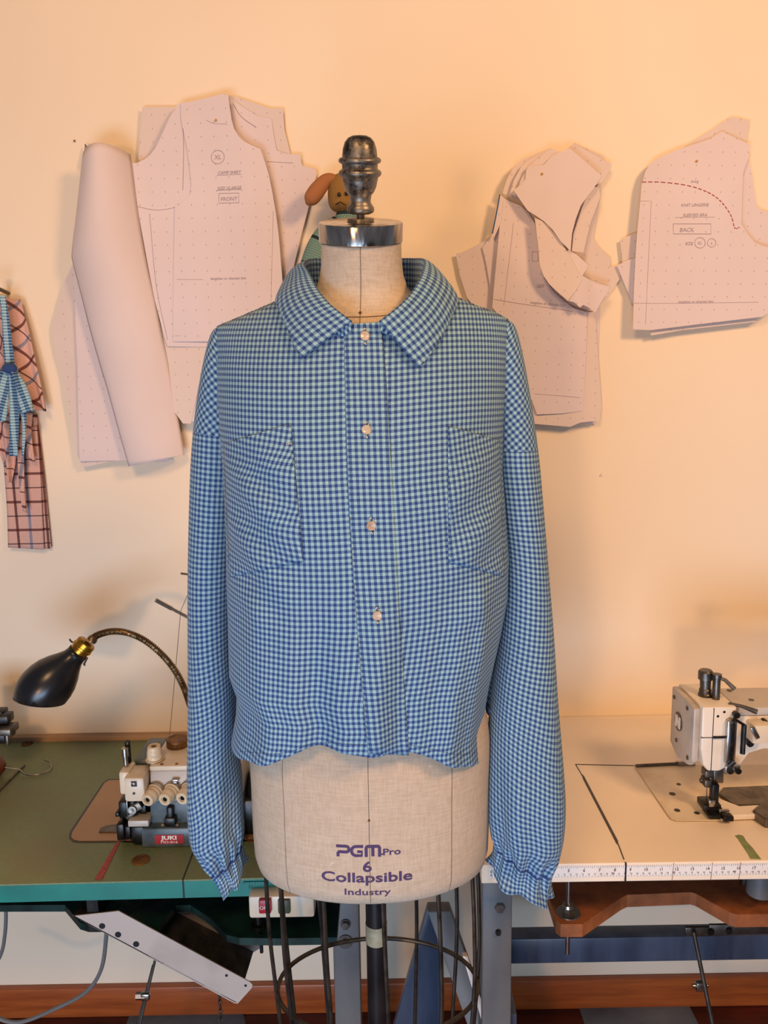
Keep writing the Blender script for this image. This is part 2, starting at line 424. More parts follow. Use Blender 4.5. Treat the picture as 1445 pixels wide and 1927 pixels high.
torso = obj('torso', bm, 'linen', form, smooth=60)
# stitched seams: centre front, princess seams, neckline
b = B()
def seam(ph, z0, z1, r=0.0004):
    add_tube(b, [sec_pt(s, ph, 0.0002) for s in SECS if z0 <= s[0] <= z1], r, 5)
seam(-pi / 2, ZB + 0.004, 1.70)
for ph in (-pi / 2 - 0.69, -pi / 2 + 0.66): seam(ph, ZB + 0.004, 1.15, 0.00035)
add_tube(b, [sec_pt(sec_at(1.582 + 0.030 * (1 - sin(-ph)) ** 0.9), ph, 0.0003) for ph in [(-pi + pi * k / 60) for k in range(61)]], 0.0005, 5)
obj('seam_line', b, 'seam', torso)
AX = Vector((0.012, -sin(TILT), cos(TILT))).normalized()
cap0 = Vector((NX, 0.977, 1.668))
b = B(); add_lathe(b, [(0.0480, -0.002), (0.0500, -0.001), (0.0508, 0.000), (0.0510, 0.020), (0.0506, 0.0215), (0.049, 0.0222), (0.02, 0.0226), (0.0, 0.0226)], cap0, AX, 64)
obj('neck_cap', b, 'chrome', form)
k = 0.000176
prof = [(0, 130), (45, 133), (75, 146), (98, 172), (112, 215), (116, 250), (117, 262), (132, 266), (141, 276), (142, 286), (135, 297), (120, 302), (118, 328), (122, 336), (136, 343), (143, 353), (143, 366), (136, 377), (122, 385), (116, 410),
        (108, 445), (94, 475), (76, 495), (71, 520), (70, 540), (80, 556), (92, 572), (94, 590), (88, 604), (66, 614), (28, 617), (26, 640), (90, 641), (92, 652), (92, 662), (0, 662)]
top0 = cap0 + AX * 0.0225
b = B(); add_lathe(b, [(r * k, (662 - y) * k) for r, y in prof][::-1], top0, AX, 48)
fin = obj('finial', b, 'pewter', form, smooth=50)
b = B(); p = top0 + AX * (662 - 488) * k
add_cyl(b, p + Vector((0.011, -0.0075, 0)), p + Vector((0.0135, -0.0135, 0.001)), 0.0026, 0.0026, 14); obj('screw_hole', b, 'seam', fin)
# pins on the form
b = B(); s = sec_at(0.952); p = sec_pt(s, -pi / 2, 0.0005); bmesh.ops.create_uvsphere(b, u_segments=10, v_segments=8, radius=0.0016, matrix=Matrix.Translation(p))
obj('pin_head', b, 'rust', form)
b = B(); s = sec_at(1.588); p = sec_pt(s, -pi / 2, 0.0005); bmesh.ops.create_uvsphere(b, u_segments=10, v_segments=8, radius=0.0018, matrix=Matrix.Translation(p))
obj('pin_head', b, 'rust', form)
# printed lettering on the hip
def form_front(x, z, off=0.0004):
    z0, cx, cy, a, bf, bb, tl = sec_at(z); e = 0.92
    c = max(-1, min(1, (x - cx) / a)); c = math.copysign(abs(c) ** (1 / e), c)
    return Vector((x, cy - bf * (1 - c * c) ** (e / 2) - off, z))
def on_form(u, v):
    d = YF - 0.113
    for _ in range(4):
        p = at_y(u, v, d); d = form_front(p.x, p.z, 0).y
    return at_y(u, v, d)
b = B()
def ribbon(pts, w, fn):
    pts = [Vector((x, y, 0)) for x, y in pts]; L, R_ = [], []
    for i, q_ in enumerate(pts):
        d = (pts[min(i + 1, len(pts) - 1)] - pts[max(i - 1, 0)]).normalized(); n_ = Vector((-d.y, d.x, 0)) * w / 2
        L.append(b.verts.new(fn(q_.x + n_.x, q_.y + n_.y))); R_.append(b.verts.new(fn(q_.x - n_.x, q_.y - n_.y)))
    for i in range(len(pts) - 1): b.faces.new((L[i], L[i + 1], R_[i + 1], R_[i]))
def arc2(cx, cy, rx, ry, a0, a1, n=10): return [(cx + rx * cos(radians(lerp(a0, a1, i / n))), cy + ry * sin(radians(lerp(a0, a1, i / n)))) for i in range(n + 1)]
g0 = on_form(633, 1611); lw = .0050; KX, KZ = .81, .86
fnl = lambda x, y: form_front(g0.x + x * KX, g0.z + y * KZ)
hh = .0190
ribbon([(.000, hh - .0022), (.0150, hh - .0022)] + arc2(.0155, hh - .0068, .0046, .0046, 90, -90) + [(.0040, hh - .0114), (.0026, hh - .0130), (.0026, 0)], lw * .95, fnl)
ribbon([(.0425, hh - .0022), (.0330, hh - .0022)] + arc2(.0310, hh / 2, .0070, hh / 2 - .0022, 110, 270) + [(.0400, .0022), (.0402, .0084), (.0330, .0084)], lw * .95, fnl)
ribbon([(.0470, 0), (.0470, hh - .0060)] + arc2(.0500, hh - .0060, .0030, .0038, 180, 90, 6) + [(.0640, hh - .0022)] + arc2(.0650, hh - .0060, .0030, .0038, 90, 0, 6) + [(.0680, 0)], lw, fnl)
ribbon([(.0575, 0.001), (.0575, hh - .003)], lw, fnl)
for txt, u, v, size, kw in (('.', 719, 1608, 0.0150, dict(bold=0.0003)), ('Pro', 737, 1608, 0.0122, dict(bold=0.0003, sx=1.32)), ('6', 691, 1640, 0.0195, dict(bold=0.0005, sx=1.25)),
                            ('Collapsible', 690, 1660, 0.0190, dict(bold=0.0004, sx=1.40)), ('Industry', 691, 1684, 0.0128, dict(bold=0.0002, sx=1.42))):
    p = on_form(u, v)
    add_text(b, txt, size, lambda x, y, p=p: form_front(p.x + x, p.z + y), **kw)
obj('printed_lettering', b, 'print', torso, smooth=0)
# skirt cage
ringz, ra, rb, rc = 0.624, 0.147, 0.098, Vector((at_y(711, 1850, YF).x, YF, 0.624))
def ell(c, a, bb, ph): return Vector((c.x + a * cos(ph), c.y + bb * sin(ph), c.z))
for i in range(12):
    ph = -pi / 2 + 0.1 + 2 * pi * i / 12
    top = ell(Vector((FX, YF, ZB + 0.02)), 0.152, 0.101, ph)
    mid = ell(rc, ra + 0.002, rb + 0.002, ph); low = ell(Vector((rc.x, YF, 0.36)), 0.128, 0.085, ph)
    b = B(); add_tube(b, catmull([top, top.lerp(mid, .5) + (mid - rc) * 0.02, mid, low], 8), 0.0030, 8); obj('cage_wire', b, 'iron', form)
for z, a, bb in ((0.624, ra, rb), (0.362, 0.128, 0.085)):
    b = B(); add_tube(b, [ell(Vector((rc.x, YF, z)), a, bb, 2 * pi * i / 64) for i in range(64)], 0.0033, 8, closed=True); obj('cage_ring', b, 'iron', form)
px = at_y(709, 1800, YF).x
b = B(); add_cyl(b, (px, YF, 0.09), (px, YF, ZB + 0.03), 0.0150, n=28); obj('pole', b, 'black', form)
pz = at_y(709, 1766, YF - 0.015)
b = B(); add_lathe(b, [(0.0152, -0.015), (0.0157, -0.015), (0.0157, 0.0145), (0.0152, 0.0145)], (px, YF, pz.z), (0, 0, 1), 28, False); tag(obj('pole_tape', b, 'tape', form), 'greenish grey tape wrapped round the pole')
b = B(); add_lathe(b, [(0.05, 0.05), (0.045, 0.10), (0.02, 0.13), (0.016, 0.14)], (px, YF, 0), (0, 0, 1), 24)
for i in range(4):
    a = pi / 4 + i * pi / 2; add_tube(b, catmull([(px, YF, 0.09), (px + .12 * cos(a), YF + .12 * sin(a) * .6, 0.08), (px + .24 * cos(a), YF + .24 * sin(a) * .55, 0.055)], 6), [0.02] * 6 + [0.016] * 6 + [0.012], 10)
base = obj('base', b, 'black', form)
for i in range(4):
    a = pi / 4 + i * pi / 2; c = Vector((px + .24 * cos(a), YF + .24 * sin(a) * .55, 0.026))
    b = B(); add_cyl(b, c - Vector((0.01, 0, 0)), c + Vector((0.01, 0, 0)), 0.026); add_cyl(b, c, c + Vector((0, 0, 0.03)), 0.006); obj('castor', b, 'black', base)

# ------------------------------------------------------------------ shirt
YS = 1.015
XL = edge_x([(410, 600), (407, 640), (408, 700), (415, 800), (423, 900), (427, 1000), (428, 1085), (431, 1180), (433, 1262), (447, 1300), (446, 1335), (438, 1380), (435, 1402), (444, 1440)], YS)
XR = edge_x([(955, 600), (955, 640), (952, 700), (946, 800), (944, 880), (950, 960), (956, 1050), (954, 1120), (941, 1190), (920, 1280), (908, 1350), (912, 1390), (918, 1440)], YS)
XRB = edge_x([(955, 600), (955, 640), (952, 700), (946, 800), (944, 880), (950, 960), (956, 1050), (955, 1120), (952, 1200), (945, 1265), (932, 1320), (918, 1345), (914, 1360), (912, 1440)], YS)
BZ = [(1.62, .080), (1.575, .098), (1.53, .115), (1.46, .132), (1.40, .145), (1.36, .149), (1.28, .145), (1.2, .140), (1.03, .134)]
def top_tab():
    T = [(0, 614, 0), (.07, 598, 0), (.14, 582, 0), (.26, 556, 0), (.30, 556, .015), (.36, 582, .065), (.43, 602, .092), (.5, 609, .099), (.57, 603, .092), (.64, 584, .065), (.70, 556, .015), (.78, 552, 0), (.89, 575, 0), (.95, 587, 0), (1, 600, 0)]
    return [(s, at_y(402 + 558 * s, v, YS - d).z, d) for s, v, d in T]
TT = top_tab()
def ztop(s): return sinterp([(a, b) for a, b, c in TT], s)
def dtop(s): return max(0, interp([(a, c) for a, b, c in TT], s))
def lat(w):
    w = min(1, abs(w)); return (1 - w ** 2.5) ** 0.56
HEM = [(0, 1398), (.03, 1418), (.08, 1430), (.15, 1434), (.22, 1430), (.32, 1413), (.40, 1413), (.5, 1417), (.62, 1420), (.70, 1420), (.78, 1428), (.86, 1437), (.93, 1437), (.97, 1433), (1.0, 1424)]
def hemz(s):
    v = sinterp(HEM, s); d = YS - interp(BZ, 1.05) * lat(2 * s - 1)
    return at_y(437 + 479 * s, v, d).z
def wrinkle(s, z):
    h = sm(1.33, 1.06, z)                         # drape grows towards the hem
    d = h * (0.010 * sin(2 * pi * (3.1 * s - 0.35)) + 0.003 * sin(2 * pi * (7.3 * s + 0.2 + (z - 1.2) * .8)))
    # soft pulls from the bust towards the armholes
    d += 0.006 * sm(.34, .05, s) * sin(85 * (z - 1.25 + 0.35 * s)) * sm(1.18, 1.25, z) * sm(1.48, 1.36, z)
    d += 0.006 * sm(.68, .95, s) * sin(80 * (z - 1.25 - 0.30 * (s - 1))) * sm(1.15, 1.25, z) * sm(1.48, 1.36, z)
    # ridge from the pocket to the side hem
    c = interp([(1.05, .93), (1.18, .90), (1.27, .86), (1.34, .80)], z)
    d += 0.018 * math.exp(-((s - c) / .035) ** 2) * sm(1.31, 1.15, z) - 0.006 * math.exp(-((s - c - .07) / .03) ** 2) * sm(1.31, 1.15, z)
    c = interp([(1.05, .06), (1.18, .10), (1.27, .17), (1.34, .22)], z)
    d += 0.008 * math.exp(-((s - c) / .05) ** 2) * sm(1.31, 1.15, z)
    d += 0.002 * sin(9 * s + 14 * z) * sm(1.6, 1.5, z)
    return d
def Dfr(s, z):
    w = 2 * s - 1; full = interp(BZ, z) * lat(w)
    zt = ztop(s); q_ = max(0, min(1, (zt - z) / .15)); g = sqrt(1 - (1 - q_) ** 2)
    d0 = dtop(s); e = min(1, 8 * min(s, 1 - s))
    return d0 + (full - d0) * g + wrinkle(s, z) * e * g
def front(s, z, off=0.0):
    return Vector((lerp(interp(XL, z), interp(XR, z), s), YS - Dfr(s, z) - off, z))
def s_of(x, z):
    a, c = interp(XL, z), interp(XR, z); return max(0, min(1, (x - a) / (c - a)))
def on_front(u, v, off=0.0):
    d = .89
    for _ in range(7):
        p = at_y(u, v, d); d = lerp(d, YS - Dfr(s_of(p.x, p.z), p.z), .8)
    return at_y(u, v, d - off)
shirt = thing('shirt', (FX, YS, hemz(.5)), 'blue gingham cropped button-up shirt with two chest pockets, worn by the dress form', 'shirt')
ULEN = []
acc = 0; prev = None; NS = 120
for j in range(NS + 1):
    p = front(j / NS, 1.33)
    w = Vector((p.x, YS - .149 * lat(2 * j / NS - 1), 0))
    if prev is not None: acc += (w - prev).length
    prev = w; ULEN.append(acc)
def ucoord(s):
    f = s * NS; i = min(int(f), NS - 1); return lerp(ULEN[i], ULEN[i + 1], f - i) - ULEN[NS // 2]
def ss(j, n):                                    # denser columns at the sides
    t = j / n; return t
NR = 130
P, UV = [], []
for i in range(NR + 1):
    row, ur = [], []
    for j in range(NS + 1):
        s = 0.5 - 0.5 * cos(pi * j / NS) * (0.55 + 0.45) if False else lerp(j / NS, 0.5 - 0.5 * cos(pi * j / NS), .6)
        z = lerp(ztop(s), hemz(s), i / NR)
        row.append(front(s, z)); ur.append((ucoord(s), z + .006 * sin(5 * s) ))
    P.append(row); UV.append(ur)
obj('front_panel', grid(P, UV), 'gingham', shirt, smooth=180, solid=0.0010, offset=-1)
# hem stitch fold
b = B()
def bk(s, z):
    w = 2 * s - 1; zt = ztop(min(max(s, 0.0), 1.0)); 
    q_ = max(0, min(1, (zt + .0 - z) / .12)); g = sqrt(max(0, 1 - (1 - q_) ** 2))
    return Vector((lerp(interp(XL, z), interp(XR, z), s), YS + .112 * lat(w) * g, z))
P, UV = [], []
for i in range(61):
    row, ur = [], []
    for j in range(61):
        s = 0.5 - 0.5 * cos(pi * j / 60); zt = ztop(s) if not .26 < s < .78 else lerp(ztop(.26), ztop(.78), (s - .26) / .52) + .004 * sin(pi * (s - .26) / .52)
        z = lerp(zt, lerp(max(hemz(s), 1.055), at_y(915, 1346, YS).z, sm(.45, .9, s)), i / 60); w = 2 * s - 1
        q_ = max(0, min(1, (zt - z) / .12)); g = sqrt(1 - (1 - q_) ** 2)
        d0 = .078 * sm(.24, .36, s) * sm(.80, .66, s)
        row.append(Vector((lerp(interp(XL, z), interp(XRB, z), s), YS + d0 + (.104 * lat(w) - d0) * g, z))); ur.append((ucoord(s), z))
    P.append(row); UV.append(ur)
obj('back_panel', grid(P, UV), 'gingham', shirt, smooth=180, solid=0.001, offset=1)

def patch(edgeL, edgeR, n, m, off, rim=0.0006, ufun=None, lift=None):
    """cloth patch lying on the front; edges are lists of photo points from top to bottom"""
    Lc = catmull([(u, v, 0) for u, v in edgeL], 12); Rc = catmull([(u, v, 0) for u, v in edgeR], 12)
    P, UV = [], []; base = None
    for i in range(n + 1):
        t = i / n; a = Lc[min(int(t * (len(Lc) - 1)), len(Lc) - 1)]; c = Rc[min(int(t * (len(Rc) - 1)), len(Rc) - 1)]
        row, ur, du = [], [], 0.0
        for j in range(m + 1):
            q_ = j / m; p = a.lerp(c, q_); ed = min(i, n - i, j, m - j)
            o = rim if ed == 0 else off * (1 + (lift(q_, t) if lift else 0))
            pt = on_front(p.x, p.y, o)
            if j: du += (pt - row[-1]).length
            row.append(pt); ur.append((du, pt.z))
        P.append(row); UV.append(ur)
    return P, UV
# placket
P, UV = patch([(647, 612), (649, 700), (653, 850), (660, 1000), (674, 1200), (693, 1418)], [(718, 607), (725, 700), (735, 850), (743, 1000), (754, 1200), (770, 1421)], 110, 24, 0.0016, 0.0004)
UV = [[(u + .003, v) for u, v in r] for r in UV]
placket = obj('placket', grid(P, UV), 'gingham', shirt, smooth=50, solid=0.0008, offset=-1)
# stitch lines
b = B()
def stitch(pts, r=0.00032, off=0.0008, step=7, gap=.35):
    c = catmull([(u, v, 0) for u, v in pts], 60); L = [0]
    for a, d in zip(c, c[1:]): L.append(L[-1] + (d - a).length)
    t = 0
    def pos(x):
        for i in range(len(L) - 1):
            if x <= L[i + 1]: return c[i].lerp(c[i + 1], (x - L[i]) / max(1e-6, L[i + 1] - L[i]))
        return c[-1]
    while t + step < L[-1]:
        a, d = pos(t), pos(t + step * (1 - gap)); add_tube(b, [on_front(a.x, a.y, off), on_front(d.x, d.y, off)], r, 4); t += step
stitch([(652, 640), (655, 700), (659, 850), (666, 1000), (680, 1200), (698, 1405)], off=.0021)
stitch([(720, 660), (722, 700), (731, 850), (738, 1000), (749, 1200), (765, 1410)], off=.0021)
stitch([(452, 1414), (520, 1419), (560, 1410), (600, 1398), (700, 1403), (780, 1404), (860, 1420), (905, 1414)])
obj('topstitching', b, 'stitch', shirt)
# pockets
random.seed(3)
def pocket(cs, flip):
    (tl, tr, br, bl) = cs
    eL = [tl, tuple(lerp(Vector(tl), Vector(bl), .33)), tuple(lerp(Vector(tl), Vector(bl), .66)), bl]; eR = [tr, tuple(lerp(Vector(tr), Vector(br), .33)), tuple(lerp(Vector(tr), Vector(br), .66)), br]
    f = (lambda q_, t: .9 * sin(pi * q_) * sin(pi * t) * (1 + .8 * sin(7 * t + 3 * (1 - q_ if flip else q_))))
    P, UV = patch(eL, eR, 60, 40, 0.0023, 0.0005, lift=f)
    ang = 0.12 if flip else -0.13
    UV = [[(u * cos(ang) - v * sin(ang) + .002, u * sin(ang) + v * cos(ang) + .003) for u, v in r] for r in UV]
    return obj('pocket', grid(P, UV), 'gingham', shirt, smooth=50, solid=0.0007, offset=-1)
pkL = pocket([(421, 836), (547, 798), (571, 1057), (432, 1086)], True)
pkR = pocket([(843, 803), (940, 830), (948, 1085), (844, 1058)], False)
b = B()
stitch([(552, 815), (560, 900), (570, 1050)], off=.0030, step=6); stitch([(443, 1072), (500, 1052), (567, 1050)], off=.0030, step=6)
obj('stitching', b, 'stitch', pkL)
b = B(); stitch([(538, 836), (551, 835)], .0008, .0036, 4); obj('bar_tack', b, 'thread', pkL)
b = B(); stitch([(847, 812), (848, 930), (848, 1052)], off=.0030, step=6); stitch([(850, 1052), (900, 1062), (940, 1076)], off=.0030, step=6)
stitch([(848, 846), (880, 850), (930, 862)], off=.0030, step=6)
obj('stitching', b, 'stitch', pkR)
# buttons
for (u, v) in ((686, 633), (689, 809), (698, 989), (709, 1158)):
    p = on_front(u, v, 0.0020); b = B()
    e = on_front(u, v - 12, 0.003); n_ = Vector((e.x - p.x, e.y - p.y, e.z - p.z)).cross(Vector((1, 0, 0))).normalized()
    if n_.y > 0: n_ = -n_
    n_ = (n_ + Vector((0.18, 0, 0.05))).normalized()
    add_lathe(b, [(0.0, 0.0), (0.0046, 0.0003), (0.0055, 0.0012), (0.0056, 0.0022), (0.0050, 0.0030), (0.0040, 0.0029), (0.0026, 0.0023), (0, 0.0021)], p, n_, 28)
    bt = obj('button', b, 'pearl', shirt, smooth=40)
    b = B(); 
    for dv in (-12, 12):
        a, c = on_front(u + dv * .08 - 1.5, v + dv, 0.0042), on_front(u + dv * .08 + 2, v + dv * 1.28, 0.0042)
        add_tube(b, [a, c], 0.0009, 6)
    a, c = on_front(u + 4, v - 12, 0.004), on_front(u + 7, v + 10, 0.004); add_tube(b, [a, c], 0.0005, 5)
    obj('buttonhole_stitch', b, 'thread', bt)

# collar
def collar():
    n = 15
    Nl = []
    # roll line R (photo point, depth), leaf edge E; left front -> back -> right front
    R = [(662, 604, .906), (643, 590, .912), (622, 573, .922), (604, 553, .938), (591, 533, .955), (581, 512, .975), (573, 497, 1.0), (585, 488, 1.05), (630, 488, 1.085), (678, 487, 1.095), (730, 487, 1.085), (775, 487, 1.05),
         (797, 489, 1.0), (796, 506, .975), (789, 526, .955), (775, 549, .938), (756, 570, .922), (735, 588, .912), (714, 604, .906)]
    E = [('f', 566, 675), ('f', 553, 648), ('f', 541, 620), ('f', 530, 592), ('s', 519, 566, 1.0), ('b', 528, 549, 1.06), ('b', 548, 540, 1.10), ('b', 580, 535, 1.125), ('b', 630, 535, 1.135), ('b', 678, 535, 1.135), ('b', 730, 535, 1.135), ('b', 780, 535, 1.12),
         ('b', 828, 540, 1.07), ('s', 861, 560, 1.0), ('f', 851, 592, ), ('f', 838, 620), ('f', 822, 650), ('f', 806, 672), ('f', 790, 692)]
    Rp = [at_y(u, v, d) for u, v, d in R]
    Ep = [on_front(e[1], e[2], .0085) if e[0] == 'f' else at_y(e[1], e[2], e[3]) for e in E]
    return Rp, Ep
Rp, Ep = collar()
# smooth helper curves
Rc = catmull(Rp, 8); Ec = catmull(Ep, 8)
NC = len(Rc)
def neckpt(i):
    p = Rc[i]; t = i / (NC - 1)
    c = Vector((NX, .995, p.z)); d = p - c; d.z = 0
    r = d.normalized() * min(d.length - .001, 10)
    drop = .052 * sin(pi * t) ** .5 + .004
    q_ = c + d * .99; return Vector((q_.x, q_.y, p.z - drop))
P, UV = [], []
ML = 22
for k_ in range(ML + 1):
    t = k_ / ML; row, ur, acc = [], [], 0
    for i in range(NC):
        a, c = Rc[i], Ec[i]
        p = a.lerp(c, t)
        out = Vector((a.x - NX, a.y - 1.0, 0)).normalized()
        L = (c - a).length
        bul = (4 * t * (1 - t)) ** .8 * .10 * L * min(1, 6 * i / (NC - 1), 6 * (NC - 1 - i) / (NC - 1))
        p = p + (out * .75 + Vector((0, 0, .65))) * bul
        # keep the leaf proud of the shirt front
        s_ = s_of(p.x, p.z)
        if p.y < YS and p.z < ztop(s_):
            yf = YS - Dfr(s_, p.z) - .0050 - .0035 * t * (1 - abs(2 * i / (NC - 1) - 1))
            if p.y > yf: p.y = yf
        row.append(p)
        ur.append((p.x * .96 + .0035 * (1 if i < NC / 2 else -1), p.z))
    P.append(row); UV.append(ur)
# cloth coordinates per wing: along the roll line and away from it
mid = NC // 2
al = [0]
for i in range(1, NC): al.append(al[-1] + (P[6][i] - P[6][i - 1]).length)
for k_ in range(ML + 1):
    for i in range(NC):
        UV[k_][i] = (al[i], (P[k_][i] - P[0][i]).length * .8 + sum(0 for _ in ()) )
obj('collar_leaf', grid(P, UV), 'gingham', shirt, smooth=180, solid=0.0016, offset=0)
Ps, UVs = [], []
for k_ in range(9):
    t = k_ / 8; row, ur = [], []
    for i in range(NC):
        a, c = Rc[i], neckpt(i); p = a.lerp(c, t); row.append(p); ur.append((al[i], -t * (a - c).length))
    Ps.append(row); UVs.append(ur)
obj('collar_stand', grid(Ps, UVs), 'gingham', shirt, smooth=180, solid=0.0012, offset=0)

# sleeves
def sleeve(outer, inner, yc, by, seam_t, name_label, flip, cuff_pts):
    n = 12
    O = catmull([at_y(u, v, y) for (u, v), y in zip(outer, yc)], n); I = catmull([at_y(u, v, y) for (u, v), y in zip(inner, yc)], n)
    BYc = catmull([(x, 0, 0) for x in by], n)
    m = len(O); NPH = 72
    P, UV, dist = [], [], 0
    rot_rows = []
    for i in range(m):
        c = (O[i] + I[i]) / 2; e = (O[i] - I[i]) / 2; t = i / (m - 1)
        if i: dist += (c - pc).length
        pc = c
        row, ur, ul = [], [], 0
        ga = sm(.86, .97, t); gat = ga
        for k_ in range(NPH + 1):
            ph = 2 * pi * k_ / NPH
            f = 1 + .030 * sin(3 * ph + 5 * t) * sm(.2, .6, t) + .028 * sin(5 * ph - 9 * t) * sm(.5, .8, t) + ga * .17 * sin(13 * ph + 1.3 * sin(2 * ph)) 
            f += .085 * sm(.68, .88, t) * sm(1.0, .92, t) * sin(7 * ph + 2 + 1.5 * t) * (.6 + .4 * sin(2 * ph))
            # stretched crescents where the cloth breaks
            f += .018 * sin(26 * t + 2.2 * cos(ph)) * sm(.25, .5, t) * sm(.9, .7, t)
            y = BYc[i].x * sin(ph) * f
            p = c + e * cos(ph) * (1 + (f - 1) * (.35 if abs(cos(ph)) > .8 else .7)) + Vector((0, y, 0))
            if k_: ul += (p - row[-1]).length
            row.append(p); ur.append(ul)
        P.append(row); UV.append([(x - ur[NPH // 2], -dist) for x in ur])
    # cloth width is constant across the gathers: spread the check over the full width
    wide = max(r[-1][0] - r[0][0] for r in UV)
    for i in range(m):
        t = i / (m - 1); r = UV[i]; w = r[-1][0] - r[0][0]
        kk = lerp(1.0, wide / w, sm(.82, .95, t))
        UV[i] = [(x * kk, v) for x, v in r]
    Ptop = int(seam_t * (m - 1))
    a = radians(40) * (1 if flip else -1)
    UVr = [[(x * cos(a) - v * sin(a), x * sin(a) + v * cos(a)) for x, v in r] for r in UV]
    drop = obj('dropped_shoulder', grid(P[:Ptop + 1], UVr[:Ptop + 1]), 'gingham', shirt, smooth=180)
    sl = obj('sleeve', grid(P[Ptop:], UV[Ptop:]), 'gingham', shirt, smooth=180)
    # ruffled cuff below the gathering
    R0 = P[-1]; PC, UC = [], []
    c0 = sum(R0[:-1], Vector()) / NPH
    oe, ie = cuff_pts
    cO, cI = at_y(*oe, yc[-1]), at_y(*ie, yc[-1]); c1 = (cO + cI) / 2; e1 = (cO - cI) / 2
    for k2 in range(13):
        t = k2 / 12; row, ur = [], []
        for k_ in range(NPH + 1):
            ph = 2 * pi * k_ / NPH
            g = sm(0, 1, t)
            fl_ = 1 + t * .14 * sin(5 * ph + .8) + t * .07 * sin(9 * ph + 2)
            tgt = c1 + e1 * cos(ph) * fl_ + Vector((0, .042 * sin(ph) * fl_, 0)) + Vector((0, 0, .0035 * sin(4 * ph + 1)))
            p = R0[k_].lerp(tgt, t) + Vector((0, -.004 * sin(pi * t), 0)) * sin(ph)
            if k_ == NPH: p = row[0].copy()
            row.append(p); ur.append((k_ / NPH * wide * .9, -t * .045))
        PC.append(row); UC.append(ur)
    obj('cuff_ruffle', grid(PC, UC), 'gingham', sl, smooth=180, solid=0.0008)
    b = B(); add_tube(b, [c0 + (p - c0) * .97 for p in R0[:-1]], .0022, 6, closed=True); obj('elastic_channel', b, 'gingham', sl)
lo = [(416, 613), (399, 627), (386, 676), (372, 760), (363, 850), (359, 950), (357, 1080), (357, 1220), (357, 1350), (356, 1450), (357, 1530), (363, 1578), (382, 1612), (400, 1634)]
li = [(432, 606), (446, 640), (452, 690), (455, 770), (452, 860), (446, 960), (442, 1080), (440, 1200), (444, 1310), (446, 1390), (453, 1460), (456, 1520), (457, 1560), (453, 1596)]
ly = [1.03, 1.035, 1.04, 1.045, 1.045, 1.045, 1.045, 1.04, 1.03, 1.02, 1.01, 1.005, 1.0, 1.0]
lb = [.012, .025, .042, .050, .052, .052, .052, .054, .058, .060, .060, .055, .042, .033]
sleeve(lo, li, ly, lb, .28, 'sleeve hanging beside the gooseneck lamp and overlock machine', True, ((424, 1668), (462, 1630)))
ro = [(950, 600), (969, 616), (984, 676), (1000, 770), (1012, 860), (1020, 950), (1030, 1080), (1040, 1200), (1048, 1320), (1057, 1430), (1062, 1510), (1058, 1570), (1048, 1610), (1036, 1636)]
ri = [(932, 596), (920, 632), (915, 690), (915, 770), (920, 860), (930, 950), (940, 1060), (938, 1180), (928, 1280), (920, 1360), (918, 1450), (919, 1530), (926, 1572), (933, 1592)]
ry = [1.03, 1.035, 1.04, 1.045, 1.045, 1.045, 1.045, 1.04, 1.03, 1.02, 1.01, 1.005, 1.0, 1.0]
rb_ = [.012, .025, .042, .050, .054, .054, .054, .056, .060, .062, .064, .058, .045, .036]
sleeve(ro, ri, ry, rb_, .30, 'sleeve hanging in front of the white sewing table', False, ((1034, 1686), (922, 1634)))

# ------------------------------------------------------------------ sewing tables
def at_x(u, v, X):
    r = ray(u, v); return CAM + r * ((X - CAM.x) / r.x)
ZL, ZR = 0.71, 0.745
UP = Vector((0, 0, 1))
def on(z, pts): return [at_z(u, v, z) for u, v in pts]
def groove(bm, a, c, w, z, h=0.0006):
    a, c = Vector(a), Vector(c); d = (c - a).normalized(); n_ = Vector((-d.y, d.x, 0)) * w / 2
    add_prism(bm, [a + n_, c + n_, c - n_, a - n_], (0, 0, h))
def grommet(t, u, v, z, r, inner, slot=True):
    p = at_z(u, v, z)
    b = B(); add_lathe(b, [(r * .80, 0.0), (r * .85, 0.002), (r, 0.0018), (r * 1.02, 0)], p, UP, 28, False); add_cyl(b, p - UP * .001, p + UP * .0008, r * .84, n=28)
    g = obj('grommet', b, inner, t)
    if slot:
        b = B(); add_box(b, p + Vector((-r * .35, -.001, .0009)), p + Vector((r * .35, .001, .0012)), rot=Matrix.Rotation(.5, 3, 'Z')); obj('slot', b, 'black', g)
# ---- left table
tl = thing('sewing_table', at_z(330, 1560, 0), 'olive green topped sewing table with teal painted edge, under the overlock machine', 'table')
fa, fb = at_z(-300, 1672, ZL), at_z(690, 1647, ZL)
ba, bb_ = Vector((fa.x - .12, 1.672, ZL)), Vector((fb.x, 1.672, ZL))
b = B(); add_prism(b, [fa, fb, bb_, ba], (0, 0, -0.0025)); obj('table_top', b, 'lino', tl, smooth=0)
b = B(); o_ = Vector((0, 0.0008, -0.0026)); add_prism(b, [fa + o_, fb + o_, bb_ + o_, ba + o_], (0, 0, -0.030)); obj('table_edge', b, 'teal', tl, smooth=0)
b = B(); add_box(b, (fa.x - .1, 1.6725, ZL - .03), (fb.x, WY, ZL + .012), .003); tag(obj('back_rail', b, 'tan_plate', tl), 'brown rail along the wall')
b = B()
e0, e1 = at_z(344, 1655.5, ZL + .0002), at_z(368, 1592, ZL + .0002); groove(b, e0, e1, .0022, ZL)
add_box(b, (e0.x - .0012, fa.y + (e0.x - fa.x) / (fb.x - fa.x) * (fb.y - fa.y) - .0006, ZL - .032), (e0.x + .0012, e0.y + .002, ZL)); obj('joint_groove', b, 'black', tl, smooth=0)
